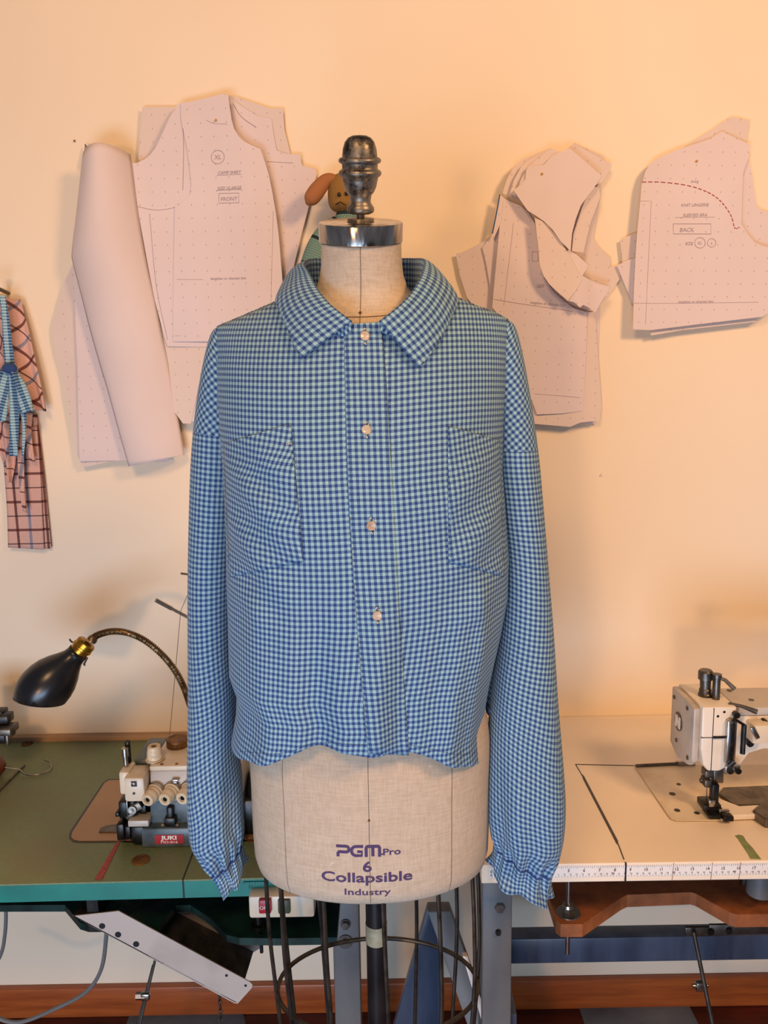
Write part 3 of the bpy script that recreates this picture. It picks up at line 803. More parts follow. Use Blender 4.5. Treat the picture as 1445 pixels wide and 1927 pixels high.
grommet(tl, 51, 1400, ZL, .0125, 'rust'); grommet(tl, 265, 1619, ZL, .0150, 'rust', False); grommet(tl, 477, 1578, ZL, .0125, 'rust')
# plate the machine is sunk into
pl = on(ZL + .0004, [(197, 1474), (205, 1469), (470, 1463), (480, 1580), (150, 1583), (139, 1581), (134, 1576), (136, 1567)])
b = B(); add_prism(b, pl, (0, 0, .0012)); plate = obj('cover_plate', b, 'tan_plate', tl, smooth=0)
b = B(); cen = sum(pl, Vector()) / len(pl)
add_prism(b, on(ZL + .0002, [(193, 1474), (203, 1466.5), (470, 1461), (484, 1583), (150, 1586), (136, 1584), (129.5, 1577), (131, 1566)]), (0, 0, .0004)); obj('plate_gap', b, 'black', plate, smooth=0)
# teal ruler remnant
q0 = at_z(460, 1655, ZL)
def edge_pt(x, dz): return Vector((x, fa.y + (x - fa.x) / (fb.x - fa.x) * (fb.y - fa.y) - .0012, ZL - .003 + dz))
b = B(); x0, x1 = at_z(457, 1655, ZL).x, at_z(500, 1655, ZL).x
add_prism(b, [edge_pt(x0, -.003), edge_pt(x1, -.003), edge_pt(x1, -.024), edge_pt(x0, -.024)], (0, .0008, 0)); rl = obj('ruler_remnant', b, 'teal', tl, smooth=0)
b = B(); xt = at_z(470, 1655, ZL).x
add_text(b, '33', .0075, lambda x, y: edge_pt(xt + x, -.014 + y) - Vector((0, .0004, 0)))
for i in range(8):
    xx = lerp(x0, x1, i / 8 + .02); add_box(b, edge_pt(xx, -.0075 + (.002 if i % 2 else 0)) - Vector((.0003, .0005, 0)), edge_pt(xx, -.003) + Vector((.0003, -.0002, 0)))
obj('ruler_marks', b, 'ink', rl, smooth=0)
# leg and cross piece
def leg_box(t, u0, u1, v, Y, depth, ztop_, name='leg'):
    a, c = at_y(u0, v, Y), at_y(u1, v, Y); b = B(); add_box(b, (a.x, Y, 0), (c.x, Y + depth, ztop_), .004)
    return obj(name, b, 'greysteel', t)
lg = leg_box(tl, 627, 677, 1800, 1.34, .05, ZL - .033)
for v in (1738, 1771):
    p = at_y(650, v, 1.34); b = B(); add_cyl(b, p, p - Vector((0, .003, 0)), .014 if v > 1750 else .010, n=24); add_cyl(b, p - Vector((0, .003, 0)), p - Vector((0, .009, 0)), .008, n=6); obj('bolt', b, 'steel_d', lg)
b = B(); add_box(b, (at_y(-290, 1700, 1.34).x, 1.345, 0), (at_y(-250, 1700, 1.34).x, 1.39, ZL - .033), .004); obj('leg', b, 'greysteel', tl)
# drip board under the left table
zb = 0.600
out = [(-300, 1704), (122, 1703), (150, 1736), (166, 1741), (300, 1741), (330, 1704), (358, 1703), (396, 1728), (426, 1759), (450, 1765), (520, 1766)]
P_ = on(zb, out)
P_ += [Vector((P_[-1].x + .1, P_[-1].y, zb)), Vector((P_[-1].x + .1, 1.55, zb)), Vector((P_[0].x, 1.55, zb))]
b = B(); add_prism(b, P_, (0, 0, -.013)); db = obj('drip_board', b, 'teal_ply', tl, smooth=0)
b = B(); p = at_z(487, 1741, zb); add_lathe(b, [(.013, 0), (.013, .003), (.006, .004), (.006, .02), (0, .02)], p, UP, 18); obj('bolt', b, 'blackm', db)
b = B(); p = at_z(489, 1764, zb); add_cyl(b, p + Vector((0, .01, -.035)), p + Vector((0, .01, 0)), .003); obj('stud', b, 'blackm', db)
for i in range(14):
    pass
b = B()
for i in range(16):
    x = at_y(360 + i * 7, 1692, 1.2).x; add_box(b, (x, 1.19, ZL - .052), (x + .003, 1.21, ZL - .033))
obj('spring_comb', b, 'blackm', tl, smooth=0)
for (u, v) in ((20, 1725), (460, 1720)):      # posts that hang the board from the table
    p = at_z(u, v, zb); b = B(); add_cyl(b, (p.x, p.y + .08, zb - .001), (p.x, p.y + .08, ZL - .031), .008); obj('hanger', b, 'blackm', tl)

# ---- right table
tr = thing('sewing_table', at_z(1200, 1560, 0), 'white laminate sewing table with a ruler along its front edge, under the white machine', 'table')
ra0, rb0 = at_z(906, 1628, ZR), at_z(1700, 1616, ZR)
bra, brb = Vector((ra0.x, 1.672, ZR)), Vector((rb0.x + .1, 1.672, ZR))
b = B(); add_prism(b, [ra0, rb0, brb, bra], (0, 0, -.032), .0015); obj('table_top', b, 'white_lam', tr, smooth=0)
b = B(); add_box(b, (ra0.x, 1.6725, ZR - .03), (rb0.x, WY, ZR - .001), .001); obj('back_rail', b, 'white_lam', tr)
def redge(x, dz, o=.0008): return Vector((x, ra0.y + (x - ra0.x) / (rb0.x - ra0.x) * (rb0.y - ra0.y) - o, ZR + dz))
xa, xb = redge(at_z(920, 1628, ZR).x, 0).x, rb0.x
b = B(); add_prism(b, [redge(xa, -.0035), redge(xb, -.0035), redge(xb, -.0225), redge(xa, -.0225)], (0, .0007, 0)); rul = obj('ruler_tape', b, 'ruler', tr, smooth=0)
x5 = at_y(1071, 1640, redge(.3, 0).y).x; x8 = at_y(1158, 1640, redge(.3, 0).y).x; inch = (x8 - x5) / 3
b = B()
for i in range(0, 22 * 16):
    x = x5 + (i / 16 - 5) * inch
    if not xa < x < xb or i % 2: continue
    h = .0052 if i % 16 == 0 else (.0042 if i % 8 == 0 else .0028)
    add_prism(b, [redge(x - .0002, -.0038, .0011), redge(x + .0002, -.0038, .0011), redge(x + .0002, -.0038 - h, .0011), redge(x - .0002, -.0038 - h, .0011)], (0, .0003, 0))
for i in range(0, 110):
    x = x5 + (i / 2 / 2.54 - 5) * inch
    if not xa < x < xb: continue
    h = .0034 if i % 2 == 0 else .002
    add_prism(b, [redge(x - .0002, -.0222, .0011), redge(x + .0002, -.0222, .0011), redge(x + .0002, -.0222 + h, .0011), redge(x - .0002, -.0222 + h, .0011)], (0, .0003, 0))
for i in range(0, 20):
    x = x5 + (i - 5) * inch
    if xa < x < xb - .02: add_text(b, str(i), .0066, lambda px_, py, x=x: redge(x + px_ - .001, -.0135 + py, .0011), bold=.0001)
for i in range(0, 55):
    x = x5 + (i / 2.54 - 5) * inch
    if xa < x < xb - .02: add_text(b, str(i), .0052 if i % 10 == 0 else .0038, lambda px_, py, x=x: redge(x + px_ - .001, -.0188 + py, .0011), bold=.00012 if i % 10 == 0 else 0)
obj('ruler_marks', b, 'ink', rul, smooth=0)
for u in (986, 1269, 1343, 1397):
    b = B(); x = at_z(u, 1625, ZR).x; add_prism(b, [redge(x - .0003, -.001, .0012), redge(x + .0003, -.001, .0012), redge(x - .0012, -.031, .0012), redge(x - .0018, -.031, .0012)], (0, .0004, 0)); obj('edge_crack', b, 'hardboard', tr, smooth=0)
b = B()
g = lambda u, v: at_z(u, v, ZR + .0002)
groove(b, g(1083, 1438.5), g(1200, 1441), .0022, ZR); groove(b, g(1083, 1438.5), g(1097, 1462), .0016, ZR)
add_prism(b, [g(1095, 1457), g(1099, 1461), g(1163, 1583), g(1163, 1590), g(1160, 1588), g(1097, 1466)], (0, 0, .0006)); groove(b, g(1163, 1588), g(1174, 1617.5), .0018, ZR)
xs = g(1174, 1617.5).x; p = redge(xs, 0, .0016); add_box(b, (p.x - .0012, p.y, ZR - .0325), (p.x + .0012, p.y + .004, ZR + .0004))
obj('joint_groove', b, 'black', tr, smooth=0)
# legs
lg = leg_box(tr, 907, 963, 1800, 1.235, .05, ZR - .045)
b = B()
for u0, u1 in ((921, 938), (943, 964)):
    a, c = at_y(u0, 1668, 1.228), at_y(u1, 1668, 1.228); add_box(b, (a.x, 1.228, ZR - .058), (c.x, 1.30, ZR - .032), .003)
obj('leg_bracket', b, 'greysteel', lg)
for v, r in ((1707, .0095), (1753, .005)):
    p = at_y(940 if v < 1750 else 937, v, 1.235); b = B(); add_cyl(b, p, p - Vector((0, .006, 0)), r, r * .92, 6 if v < 1750 else 16); obj('bolt', b, 'steel' if v < 1750 else 'blackm', lg)
b = B(); add_box(b, (at_y(1640, 1700, 1.235).x, 1.235, 0), (at_y(1700, 1700, 1.235).x, 1.285, ZR - .032), .004); obj('leg', b, 'greysteel', tr)
a, c = at_y(963, 1768, 1.46), at_y(1700, 1812, 1.46)
b = B(); add_box(b, (at_y(907, 1768, 1.46).x, 1.46, at_y(1200, 1811, 1.46).z), (c.x, 1.50, at_y(1200, 1764, 1.46).z), .004)
add_box(b, (at_y(907, 1768, 1.46).x, 1.27, at_y(1200, 1811, 1.46).z + .01), (at_y(907, 1768, 1.46).x + .04, 1.47, at_y(1200, 1764, 1.46).z - .006), .003); obj('stretcher', b, 'bluesteel', tr)
# brown board hung below
zb2 = 0.615
o2 = on(zb2, [(1028, 1672), (1046, 1731), (1055, 1739), (1096, 1739), (1102, 1735), (1168, 1690), (1180, 1684), (1300, 1679), (1310, 1682), (1372, 1717), (1385, 1721), (1600, 1718)])
o2 += [Vector((o2[-1].x, 1.56, zb2)), Vector((o2[0].x, 1.56, zb2))]
b = B(); add_prism(b, o2, (0, 0, -.0235)); hb = obj('drip_board', b, 'hardboard', tr, smooth=0)
p = at_z(1069, 1718, zb2)
b = B(); add_cyl(b, (p.x, p.y, zb2 - .075), (p.x, p.y, ZR - .03), .0042, n=14); obj('threaded_rod', b, 'steel', hb)
b = B(); add_lathe(b, [(.0, .0), (.020, .0), (.0205, .001), (.020, .002), (.006, .0022)], p, UP, 28); obj('washer', b, 'steel', hb)
b = B(); add_cyl(b, p + UP * .002, p + UP * .012, .0085, n=6); add_cyl(b, p + UP * .0125, p + UP * .017, .0105, .009, n=20); obj('nut', b, 'steel', hb)
for u in (1430, 1560):
    pp = at_z(u, 1705, zb2); b = B(); add_cyl(b, (pp.x, pp.y + .06, zb2), (pp.x, pp.y + .06, ZR - .03), .007); obj('threaded_rod', b, 'steel_d', hb)
p = at_y(1428, 1668, 1.19)
b = B(); add_cyl(b, p + Vector((0, 0, -.012)), (p.x, p.y, ZR - .031), .020, n=24); obj('knee_stop', b, 'greysteel', tr)
# lever plate and pedal rod
b = B(); a, c = at_y(1292, 1760, 1.30), at_y(1342, 1738, 1.30)
for (u0, v0, u1, v1) in ((1290, 1746, 1340, 1763), (1335, 1741, 1475, 1758)): box_px(b, u0, v0, u1, v1, 1.30, .006, .002)
lev = thing('treadle_linkage', at_y(1320, 1850, 1.30), 'grey lever plate with a thin clamped rod running down to the treadle', 'treadle linkage')
obj('lever_plate', b, 'steel_d', lev)
b = B()
pz_ = at_y(1440, 1748, 1.30); add_box(b, (pz_.x - .006, 1.303, pz_.z), (pz_.x + .006, 1.315, ZR - .031), .002); obj('lever_hanger', b, 'steel_d', lev)
for u, v in ((1337, 1753), (1371, 1751)):
    b = B(); p = at_y(u, v, 1.299); add_cyl(b, p, p - Vector((0, .003, 0)), .006, n=18); obj('lever_bushing', b, 'blackm', lev)
b = B(); r0, r1 = at_y(1305, 1753, 1.29), at_y(1342, 1935, 1.27); d = (r1 - r0); r2 = r0 + d * (r0.z - .0) / (r0.z - r1.z)
add_tube(b, [r0, r0.lerp(r2, .5), r2], .0038, 10); obj('rod', b, 'steel_d', lev)
p = at_y(1319, 1855, 1.283); b = B(); add_box(b, p - Vector((.010, .006, .009)), p + Vector((.010, .006, .009)), .002); add_cyl(b, p - Vector((.016, 0, 0)), p + Vector((.012, 0, 0)), .004); obj('rod_clamp', b, 'steel', lev)
p = at_y(1318, 1700, 1.40)
b = B(); add_lathe(b, [(.0, -.06), (.04, -.058), (.05, -.04), (.05, .12), (.04, .14)], (p.x - .04, 1.42, .525), (1, 0, .02), 28)
mot = tag(obj('motor', b, 'motor', None), 'dull green cylindrical motor below the white sewing table', 'motor')

# ------------------------------------------------------------------ between the tables
b = B(); Yp = 1.42
P_ = [at_y(804, 1712, Yp), at_y(815, 1718, Yp), at_y(832, 1830, Yp), at_y(834, 1980, Yp), at_y(728, 1980, Yp)]
zlow = P_[-1].z
add_prism(b, P_, (0, .02, 0), .002); tag(obj('leaning_panel', b, 'bluesteel'), 'scratched dark blue steel panel leaning behind the cage of the dress form', 'panel')
b = B(); t0, t1 = at_y(826, 1715, 1.36), at_y(905, 1940, 1.30)
dd = (t1 - t0); t2 = t0 + dd * (t0.z / (t0.z - t1.z)); w = Vector((.022, 0, 0))
add_prism(b, [t0 - w, t0 + w, t2 + w, t2 - w], (0, .03, 0), .002); brc = obj('brace', b, 'greysteel', None)
tag(brc, 'grey diagonal steel brace between the dress form cage and the grey leg', 'brace')
b = B(); t0, t1 = at_y(872, 1800, 1.26), at_y(915, 1940, 1.24); dd = t1 - t0; t2 = t0 + dd * (t0.z / (t0.z - t1.z)); w = Vector((.008, 0, 0))
add_prism(b, [t0 - w * .2, t0 + w, t2 + w, t2 - w], (0, .012, 0), .001); tag(obj('batten', b, 'greybracket'), 'thin pale batten leaning against the foot of the grey leg', 'batten')

# ------------------------------------------------------------------ under the left table
ch = thing('steel_channel', at_y(300, 1780, 1.22), 'pale grey drilled steel channel slanting down under the green table', 'bracket')
YC, DC = 1.17, .095
f_ = [at_y(u, v, YC) for u, v in ((137, 1724), (223, 1714.5), (470, 1848), (475, 1853), (474, 1859), (447, 1889), (441, 1888))]
b = B(); add_prism(b, f_, (0, .002, 0)); fr_ = obj('front_flange', b, 'greybracket', ch, smooth=0)
for u, v, r in ((192, 1743, .0052), (222, 1759, .0052), (256, 1777, .0052), (426, 1836, .0024), (462, 1855, .0022)):
    b = B(); p = at_y(u, v, YC - .0006); add_cyl(b, p, p + Vector((0, .001, 0)), r, n=18); obj('hole', b, 'black', fr_, smooth=0)
V2 = Vector((0, DC, 0))
b = B(); lo_a, lo_b = f_[0], f_[5]; nrm = (f_[1] - f_[0]).normalized() * .001
W5 = f_[5].lerp(f_[2], .52) + V2; W0 = f_[0] + V2 + Vector((.02, 0, .008)); add_prism(b, [f_[0], W0, W5, f_[5]], Vector((.0005, 0, .002))); tag(obj('web', b, 'steel_d', ch, smooth=0), 'inside of the channel, shade put into its dark colour')  # web given a darker steel than the flanges, to stand in for shade
b = B(); add_prism(b, [W0, f_[1] + V2, f_[2] + V2, f_[3] + V2, f_[4] + V2, W5], (0, .002, 0)); bf_ = obj('back_flange', b, 'greybracket', ch, smooth=0)
for u, v in ((322, 1708), (432, 1768), (464, 1788), (237, 1699)):
    b = B(); p = at_y(u, v, YC + DC - .0006); add_cyl(b, p, p + Vector((0, .001, 0)), .003, n=16); obj('hole', b, 'white_txt', bf_, smooth=0)
hang = at_y(185, 1722, YC + .05)
b = B(); add_box(b, (hang.x, YC + .004, zb + .002), (hang.x + .02, YC + DC, ZL - .033), .001); obj('mounting_bracket', b, 'blackm', ch, smooth=0)
# switch box
sb = thing('switch_box', at_y(520, 1727, 1.128), 'cream switch box with a red OFF button under the green table', 'switch')
b = B(); box_px(b, 467, 1688, 592, 1727, 1.128, .05, .004); add_box(b, (at_y(480, 1700, 1.15).x, 1.15, at_y(500, 1690, 1.128).z - .004), (at_y(560, 1700, 1.15).x, 1.17, ZL - .032)); obj('case', b, 'cream', sb)
b = B(); box_px(b, 486, 1695, 510, 1720, 1.121, .01, .002); rb2 = tag(obj('off_button', b, 'red', sb), 'red button marked OFF')
b = B(); p = at_y(497, 1712, 1.1205); add_text(b, 'OFF', .0085, lambda x, y: Vector((p.x + x, 1.1205, p.z + y))); obj('off_lettering', b, 'white_txt', rb2, smooth=0)
b = B(); box_px(b, 522, 1695, 546, 1720, 1.123, .01, .002); obj('on_button', b, 'motor', sb)
# cables
def cable(pts, r, label):
    b = B(); add_tube(b, catmull(pts, 10), r, 10); return tag(obj('cable', b, 'cable'), label, 'cable')
cable([at_y(6, 1690, 1.40), at_y(11, 1715, 1.40), at_y(9, 1760, 1.40), at_y(0, 1800, 1.40), at_y(-30, 1850, 1.40)], .0035, 'short grey cable hanging at the far left edge below the green table')
cable([at_y(202, 1700, 1.40), at_y(200, 1760, 1.40), at_y(190, 1825, 1.40), at_y(160, 1868, 1.40), at_y(100, 1900, 1.40), at_y(45, 1922, 1.40), at_y(10, 1921, 1.40), at_y(-20, 1905, 1.40), at_y(-60, 1890, 1.40)], .0040, 'long grey cable looping left from behind the slanted steel channel')
rd = thing('treadle_rod', at_y(262, 1927, 1.33), 'thin steel treadle rod with a clamp below the slanted steel channel', 'rod')
b = B(); r0, r1 = at_y(292, 1806, 1.33), at_y(263, 1927, 1.31); dd = r1 - r0; r2 = r0 + dd * (r0.z / (r0.z - r1.z)); ru = r0 - dd * ((zb - .014 - r0.z) / (r0.z - r1.z))
add_tube(b, [ru, r0, r2], .0026, 10); add_tube(b, [r0 + Vector((-.004, -.002, -.01)), r2 + Vector((-.004, -.002, .02))], .0024, 8); obj('rod', b, 'steel_d', rd)
p = at_y(274, 1874, 1.318); b = B(); add_box(b, p - Vector((.008, .006, .007)), p + Vector((.008, .006, .007)), .002); add_cyl(b, p - Vector((.018, 0, 0)), p, .007, n=6); obj('rod_clamp', b, 'steel', rd)
p0 = at_y(412, 1850, 1.33); b = B()
z = zb - .013
k_ = 0
while z > .0:
    c = Vector((p0.x, 1.33, z)); ax = (Vector((1, 0, 0)) if k_ % 2 else Vector((.3, 1, 0)).normalized())
    add_tube(b, [c + ax * .0035 * cos(2 * pi * i / 10) + UP * .006 * sin(2 * pi * i / 10) for i in range(10)], .0011, 5, closed=True); z -= .0095; k_ += 1
tag(obj('chain', b, 'steel_d'), 'dark link chain hanging behind the end of the slanted channel', 'chain')
# sheets on the floor
for pts, lab in (([(250, 1896), (455, 1896), (470, 1960), (225, 1960)], 'grey sheet on the floor under the slanted steel channel'), ([(1087, 1889), (1292, 1884), (1330, 1960), (1110, 1960)], 'blue grey sheet on the floor under the white table')):
    b = B(); add_prism(b, [at_z(u, v, .0005) for u, v in pts], (0, 0, .0025), .0005); tag(obj('floor_sheet', b, 'mat', smooth=0), lab, 'sheet')

# ------------------------------------------------------------------ gooseneck lamp
YG = 1.44
lamp = thing('gooseneck_lamp', at_z(388, 1425, ZL), 'black gooseneck work lamp with brass socket arching over the green table', 'lamp')
g0 = at_y(172, 1203, YG)
gp = [(172, 1203, YG), (186, 1194, YG), (212, 1188, YG), (240, 1191, YG), (272, 1205, YG + .004), (305, 1232, YG + .008), (330, 1263, YG + .012), (347, 1296, YG + .016), (357, 1325, YG + .02), (372, 1370, YG + .03)]
pts = [at_y(*p) for p in gp]; basep = Vector((pts[-1].x + .012, pts[-1].y + .01, ZL + .02)); pts.append(basep)
c = catmull(pts, 40); b = B()
add_tube(b, c, [.0062 + .00075 * (1 if i % 4 < 2 else -1) for i in range(len(c))], 12); obj('gooseneck', b, 'goose', lamp, smooth=30)
b = B(); add_lathe(b, [(.042, 0), (.044, .004), (.040, .012), (.014, .018), (.012, .03), (0, .03)], (basep.x, basep.y, ZL), UP, 32); obj('lamp_base', b, 'black', lamp)
a0, a1 = at_y(172, 1203, YG), at_y(118, 1252, YG); ax = (at_y(75, 1306, YG) - at_y(160, 1213, YG)); ax.y = -.03; L = ax.length; ax.normalize()
sc = 1.49 / 1450 / 3.01
b = B(); add_lathe(b, [(20 * sc, -8 * sc), (24 * sc, 0), (28 * sc, 8 * sc), (28 * sc, 24 * sc)], at_y(177, 1200, YG), ax, 20); obj('neck_collar', b, 'goose', lamp)
so = at_y(166, 1207, YG)
b = B(); add_lathe(b, [(30 * sc, 0), (50 * sc, 6 * sc), (56 * sc, 14 * sc), (56 * sc, 40 * sc), (60 * sc, 42 * sc), (60 * sc, 52 * sc), (54 * sc, 56 * sc), (52 * sc, 80 * sc), (50 * sc, 110 * sc), (0, 110 * sc)], so, ax, 32); obj('socket', b, 'brass', lamp)
sh = so + ax * 78 * sc
prof = [(56, 0), (55, 20), (60, 44), (78, 80), (104, 122), (126, 170), (138, 218), (142, 266), (138, 310), (128, 346), (112, 378), (92, 406), (68, 426)]
b = B(); add_lathe(b, [(r * sc, h * sc) for r, h in prof], sh, ax, 56, False)
# the mouth of the shade is cut slanting, facing down to the table
mouth = Vector((-.20, -.12, -.97)).normalized()
bmesh.ops.bisect_plane(b, geom=b.verts[:] + b.edges[:] + b.faces[:], plane_co=sh + ax * 350 * sc, plane_no=mouth, clear_outer=True)
shade = obj('lamp_shade', b, 'black', lamp, smooth=60, solid=.0015)
b = B(); add_lathe(b, [(0, 0), (20 * sc, 4 * sc), (30 * sc, 60 * sc), (62 * sc, 120 * sc), (70 * sc, 150 * sc), (58 * sc, 185 * sc), (0, 205 * sc)], so + ax * 100 * sc, ax, 24); obj('bulb', b, 'cream', lamp)
b = B(); p = so + ax * 60 * sc; sd = Vector((0, 1, 0)).cross(ax).normalized()
add_tube(b, [p + sd * 58 * sc, p + sd * 78 * sc, p + sd * 84 * sc - ax * 6 * sc], 5 * sc, 8); add_tube(b, [p - sd * 58 * sc + ax * 10 * sc, p - sd * 70 * sc + ax * 50 * sc, p - sd * 80 * sc + ax * 52 * sc], 6 * sc, 8); obj('shade_clip', b, 'blackm', lamp)

# thread stand behind the sleeve
ts = thing('thread_stand', at_z(392, 1400, ZL), 'slim steel thread stand with a slanted guide arm behind the left sleeve', 'thread stand')
YT = 1.50
tp = at_y(392, 1180, YT)
b = B(); add_cyl(b, (tp.x, YT, ZL), (tp.x, YT, at_y(392, 1070, YT).z), .005, n=12); add_lathe(b, [(.03, 0), (.03, .008), (.006, .012)], (tp.x, YT, ZL), UP, 20); obj('post', b, 'steel_d', ts)
b = B(); a0, a1 = at_y(293, 1129, YT - .04), at_y(360, 1165, YT - .01); a2 = Vector((tp.x, YT, at_y(392, 1182, YT).z))
add_tube(b, [a0, a0.lerp(a1, .45)], .0042, 10); add_tube(b, [a0.lerp(a1, .45), a1, a2], .0032, 10); add_cyl(b, a1 - Vector((.003, 0, .006)), a1 + Vector((.003, 0, .006)), .006); obj('guide_arm', b, 'steel', ts)
b = B(); a0, a2 = at_y(340, 1079, YT - .02), Vector((tp.x, YT, at_y(392, 1085, YT).z)); add_tube(b, [a0, a2], .0022, 8); obj('guide_arm', b, 'steel', ts)
b = B(); add_tube(b, [at_y(362, 1098, YT - .03), at_y(340, 1150, YT - .035), at_y(318, 1400, 1.33)], .0006, 5); tag(obj('sewing_thread', b, 'seam'), 'single thin thread running from the guide arm down to the overlock machine', 'thread')

# ------------------------------------------------------------------ overlock machine
om = thing('overlock_machine', at_z(350, 1560, ZL), 'grey and cream overlock machine with three ivory tension dials, on the green table', 'sewing machine')
YO = 1.245
def X(u, Y, v=1500): return at_y(u, v, Y).x
def Z(v, Y, u=350): return at_y(u, v, Y).z
b = B()
add_box(b, (X(262, YO), YO - .004, ZL), (X(452, YO), YO + .16, Z(1556, YO)), .004)
add_box(b, (X(275, YO), YO + .012, Z(1560, YO)), (X(452, YO), YO + .15, Z(1512, YO)), .006)
obj('bed_casting', b, 'bluegreen', om)
b = B(); zt = Z(1451, YO + .02)
P_ = [Vector((X(277, YO), YO + .012, Z(1518, YO + .012))), Vector((X(277, YO), YO + .022, zt)), Vector((X(277, YO), YO + .15, zt + .004)), Vector((X(277, YO), YO + .15, Z(1518, YO + .012)))]
add_prism(b, P_, (X(450, YO) - X(277, YO), 0, 0), .003); obj('tension_panel', b, 'greym', om)
b = B(); add_box(b, (X(277, YO), YO + .020, zt), (X(450, YO), YO + .15, zt + .010), .003); obj('top_cover', b, 'cream', om)
b = B(); add_box(b, (X(238, YO), YO + .05, Z(1495, YO + .05)), (X(276, YO), YO + .14, zt + .008), .003); obj('side_cover', b, 'bluegreen', om)
b = B(); add_box(b, (X(222, YO), YO + .008, Z(1499, YO)), (X(243, YO), YO + .05, Z(1440, YO + .03)), .005); add_box(b, (X(236, YO), YO - .006, Z(1505, YO)), (X(275, YO), YO + .045, Z(1449, YO + .02)), .005)
hc = obj('head_cover', b, 'cream', om)
yf = YO - .0065
b = B(); p = at_y(252, 1475, yf); add_box(b, (p.x - .0066, yf, p.z - .0064), (p.x + .0066, yf + .002, p.z + .0064)); em = tag(obj('emblem_plate', b, 'white_txt', hc, smooth=0), 'white square plate with a black letter emblem')
b = B(); yy = yf - .0006
def bar(x0, z0, x1, z1): add_box(b, (p.x + x0, yy, p.z + z0), (p.x + x1, yy + .0004, p.z + z1))
bar(-.0050, .0016, .0050, .0050); bar(.0012, -.0050, .0050, .0016); bar(-.0050, -.0050, .0012, -.0018); bar(-.0050, -.0018, -.0018, .0006)
obj('emblem', b, 'ink', em, smooth=0)
b = B(); p = at_y(252, 1493, yf); add_cyl(b, p, p - Vector((0, .001, 0)), .0022, n=12); obj('screw', b, 'black', hc)
b = B(); z0 = Z(1418, YO + .03)
pb = at_y(237, 1437, YO + .03); add_cyl(b, (pb.x, YO + .03, pb.z - .004), (pb.x, YO + .03, Z(1418, YO + .03)), .0042); add_cyl(b, (pb.x, YO + .03, Z(1421, YO + .03)), (pb.x, YO + .03, Z(1406, YO + .03)), .0060); obj('presser_screw', b, 'steel', om)
b = B(); pb = at_y(242, 1440, YO + .045); add_box(b, (pb.x - .0035, YO + .04, pb.z), (pb.x + .005, YO + .05, Z(1391, YO + .045)), .003); obj('lifter_lever', b, 'blackm', om)
def dial(base, axis, s, name='tension_dial'):
    b = B(); add_lathe(b, [(0, 0), (.0155, 0), (.0160, .002), (.0155, .004)], base, axis, 24); add_lathe(b, [(.0125, .004), (.0135, .005), (.0135, .011), (.0128, .012), (.0132, .013), (.0126, .019), (.0120, .020), (.0110, .027), (.0100, .028), (.0060, .028), (.0055, .025), (.004, .025), (0, .025)], base, axis, 28)
    o = obj(name, b, 'knob', om)
    ax_ = Vector(axis).normalized(); e = Vector(base)
    b = B(); add_lathe(b, [(.017, -.001), (.0175, .0005), (.017, .0025)], e, ax_, 24); obj('dial_ring', b, 'steel', o)
    b = B(); add_cyl(b, e + ax_ * .0235, e + ax_ * .0262, .0040, n=12); obj('dial_screw', b, 'blackm', o)
for u, v in ((293, 1489), (325, 1488), (357, 1486), (389, 1485)):
    p = at_y(u, v, YO + .016); dial(p, (-.28, -1, -.10), 1)
p = at_y(293, 1447, YO + .045); dial((p.x, p.y, zt + .009), (0, -.06, 1), 1)
b = B(); p = at_y(336, 1428, YO + .10); add_lathe(b, [(.0205, 0), (.0205, .006), (.019, .008), (.0205, .010), (.020, .014), (.013, .015), (.012, .0145), (0, .0145)], (p.x, YO + .10, zt + .010), UP, 28); obj('oil_cap', b, 'rust', om)
for u, v in ((330, 1467), (357, 1467)):
    p = at_y(u, v, YO + .016); b = B(); add_box(b, p - Vector((.006, .005, .002)), p + Vector((.006, .004, .002)), .001); add_cyl(b, p - Vector((0, .004, .004)), p - Vector((0, -.004, .004)), .003); obj('thread_guide', b, 'steel', om)
for u in (305, 333): 
    p = at_y(u, 1449, YO + .026); b = B(); bmesh.ops.create_uvsphere(b, u_segments=10, v_segments=6, radius=.003, matrix=Matrix.Translation((p.x, p.y, zt + .0095))); obj('screw', b, 'rust', om)
# needle side: black linkage
b = B()
for (u0, v0, u1, v1, y, d) in ((226, 1503, 276, 1580, YO + .03, .05), (222, 1510, 240, 1540, YO + .015, .03), (218, 1552, 234, 1582, YO + .006, .03), (234, 1556, 246, 1580, YO + .0, .03), (246, 1557, 272, 1588, YO - .002, .03), (262, 1508, 276, 1545, YO + .02, .03), (216, 1530, 224, 1538, YO + .01, .02)):
    box_px(b, u0, v0, u1, v1, y, d, .002)
lk = obj('needle_linkage', b, 'blackm', om)
b = B(); p = at_y(248, 1527, YO + .006); add_lathe(b, [(0, 0), (.0075, 0), (.0075, .012), (.004, .0125), (0, .011)], p + Vector((0, .012, 0)), (0, -1, .1), 18)
add_box(b, p + Vector((-.006, .004, -.004)), p + Vector((.016, .012, .010)), .002, Matrix.Rotation(-.5, 3, 'Y')); add_box(b, p + Vector((-.014, .004, -.016)), p + Vector((.002, .010, -.008)), .002, Matrix.Rotation(-.7, 3, 'Y')); obj('looper', b, 'steel_d', lk)
b = B(); box_px(b, 237, 1508, 241, 1536, YO + .008, .004, .001); obj('needle_bar', b, 'steel', lk)
b = B(); box_px(b, 240, 1545, 280, 1556, YO - .002, .03, .002); obj('throat_plate', b, 'greym', om)
b = B()
add_prism(b, on(ZL + .0022, [(186, 1567), (189, 1560), (200, 1555), (240, 1550), (240, 1567)]), (0, 0, .002)); obj('cloth_plate', b, 'steel_d', om, smooth=0)
b = B(); box_px(b, 312, 1520, 326, 1552, YO + .002, .02, .003); box_px(b, 308, 1540, 330, 1556, YO - .001, .02, .003); obj('latch', b, 'blackm', om)
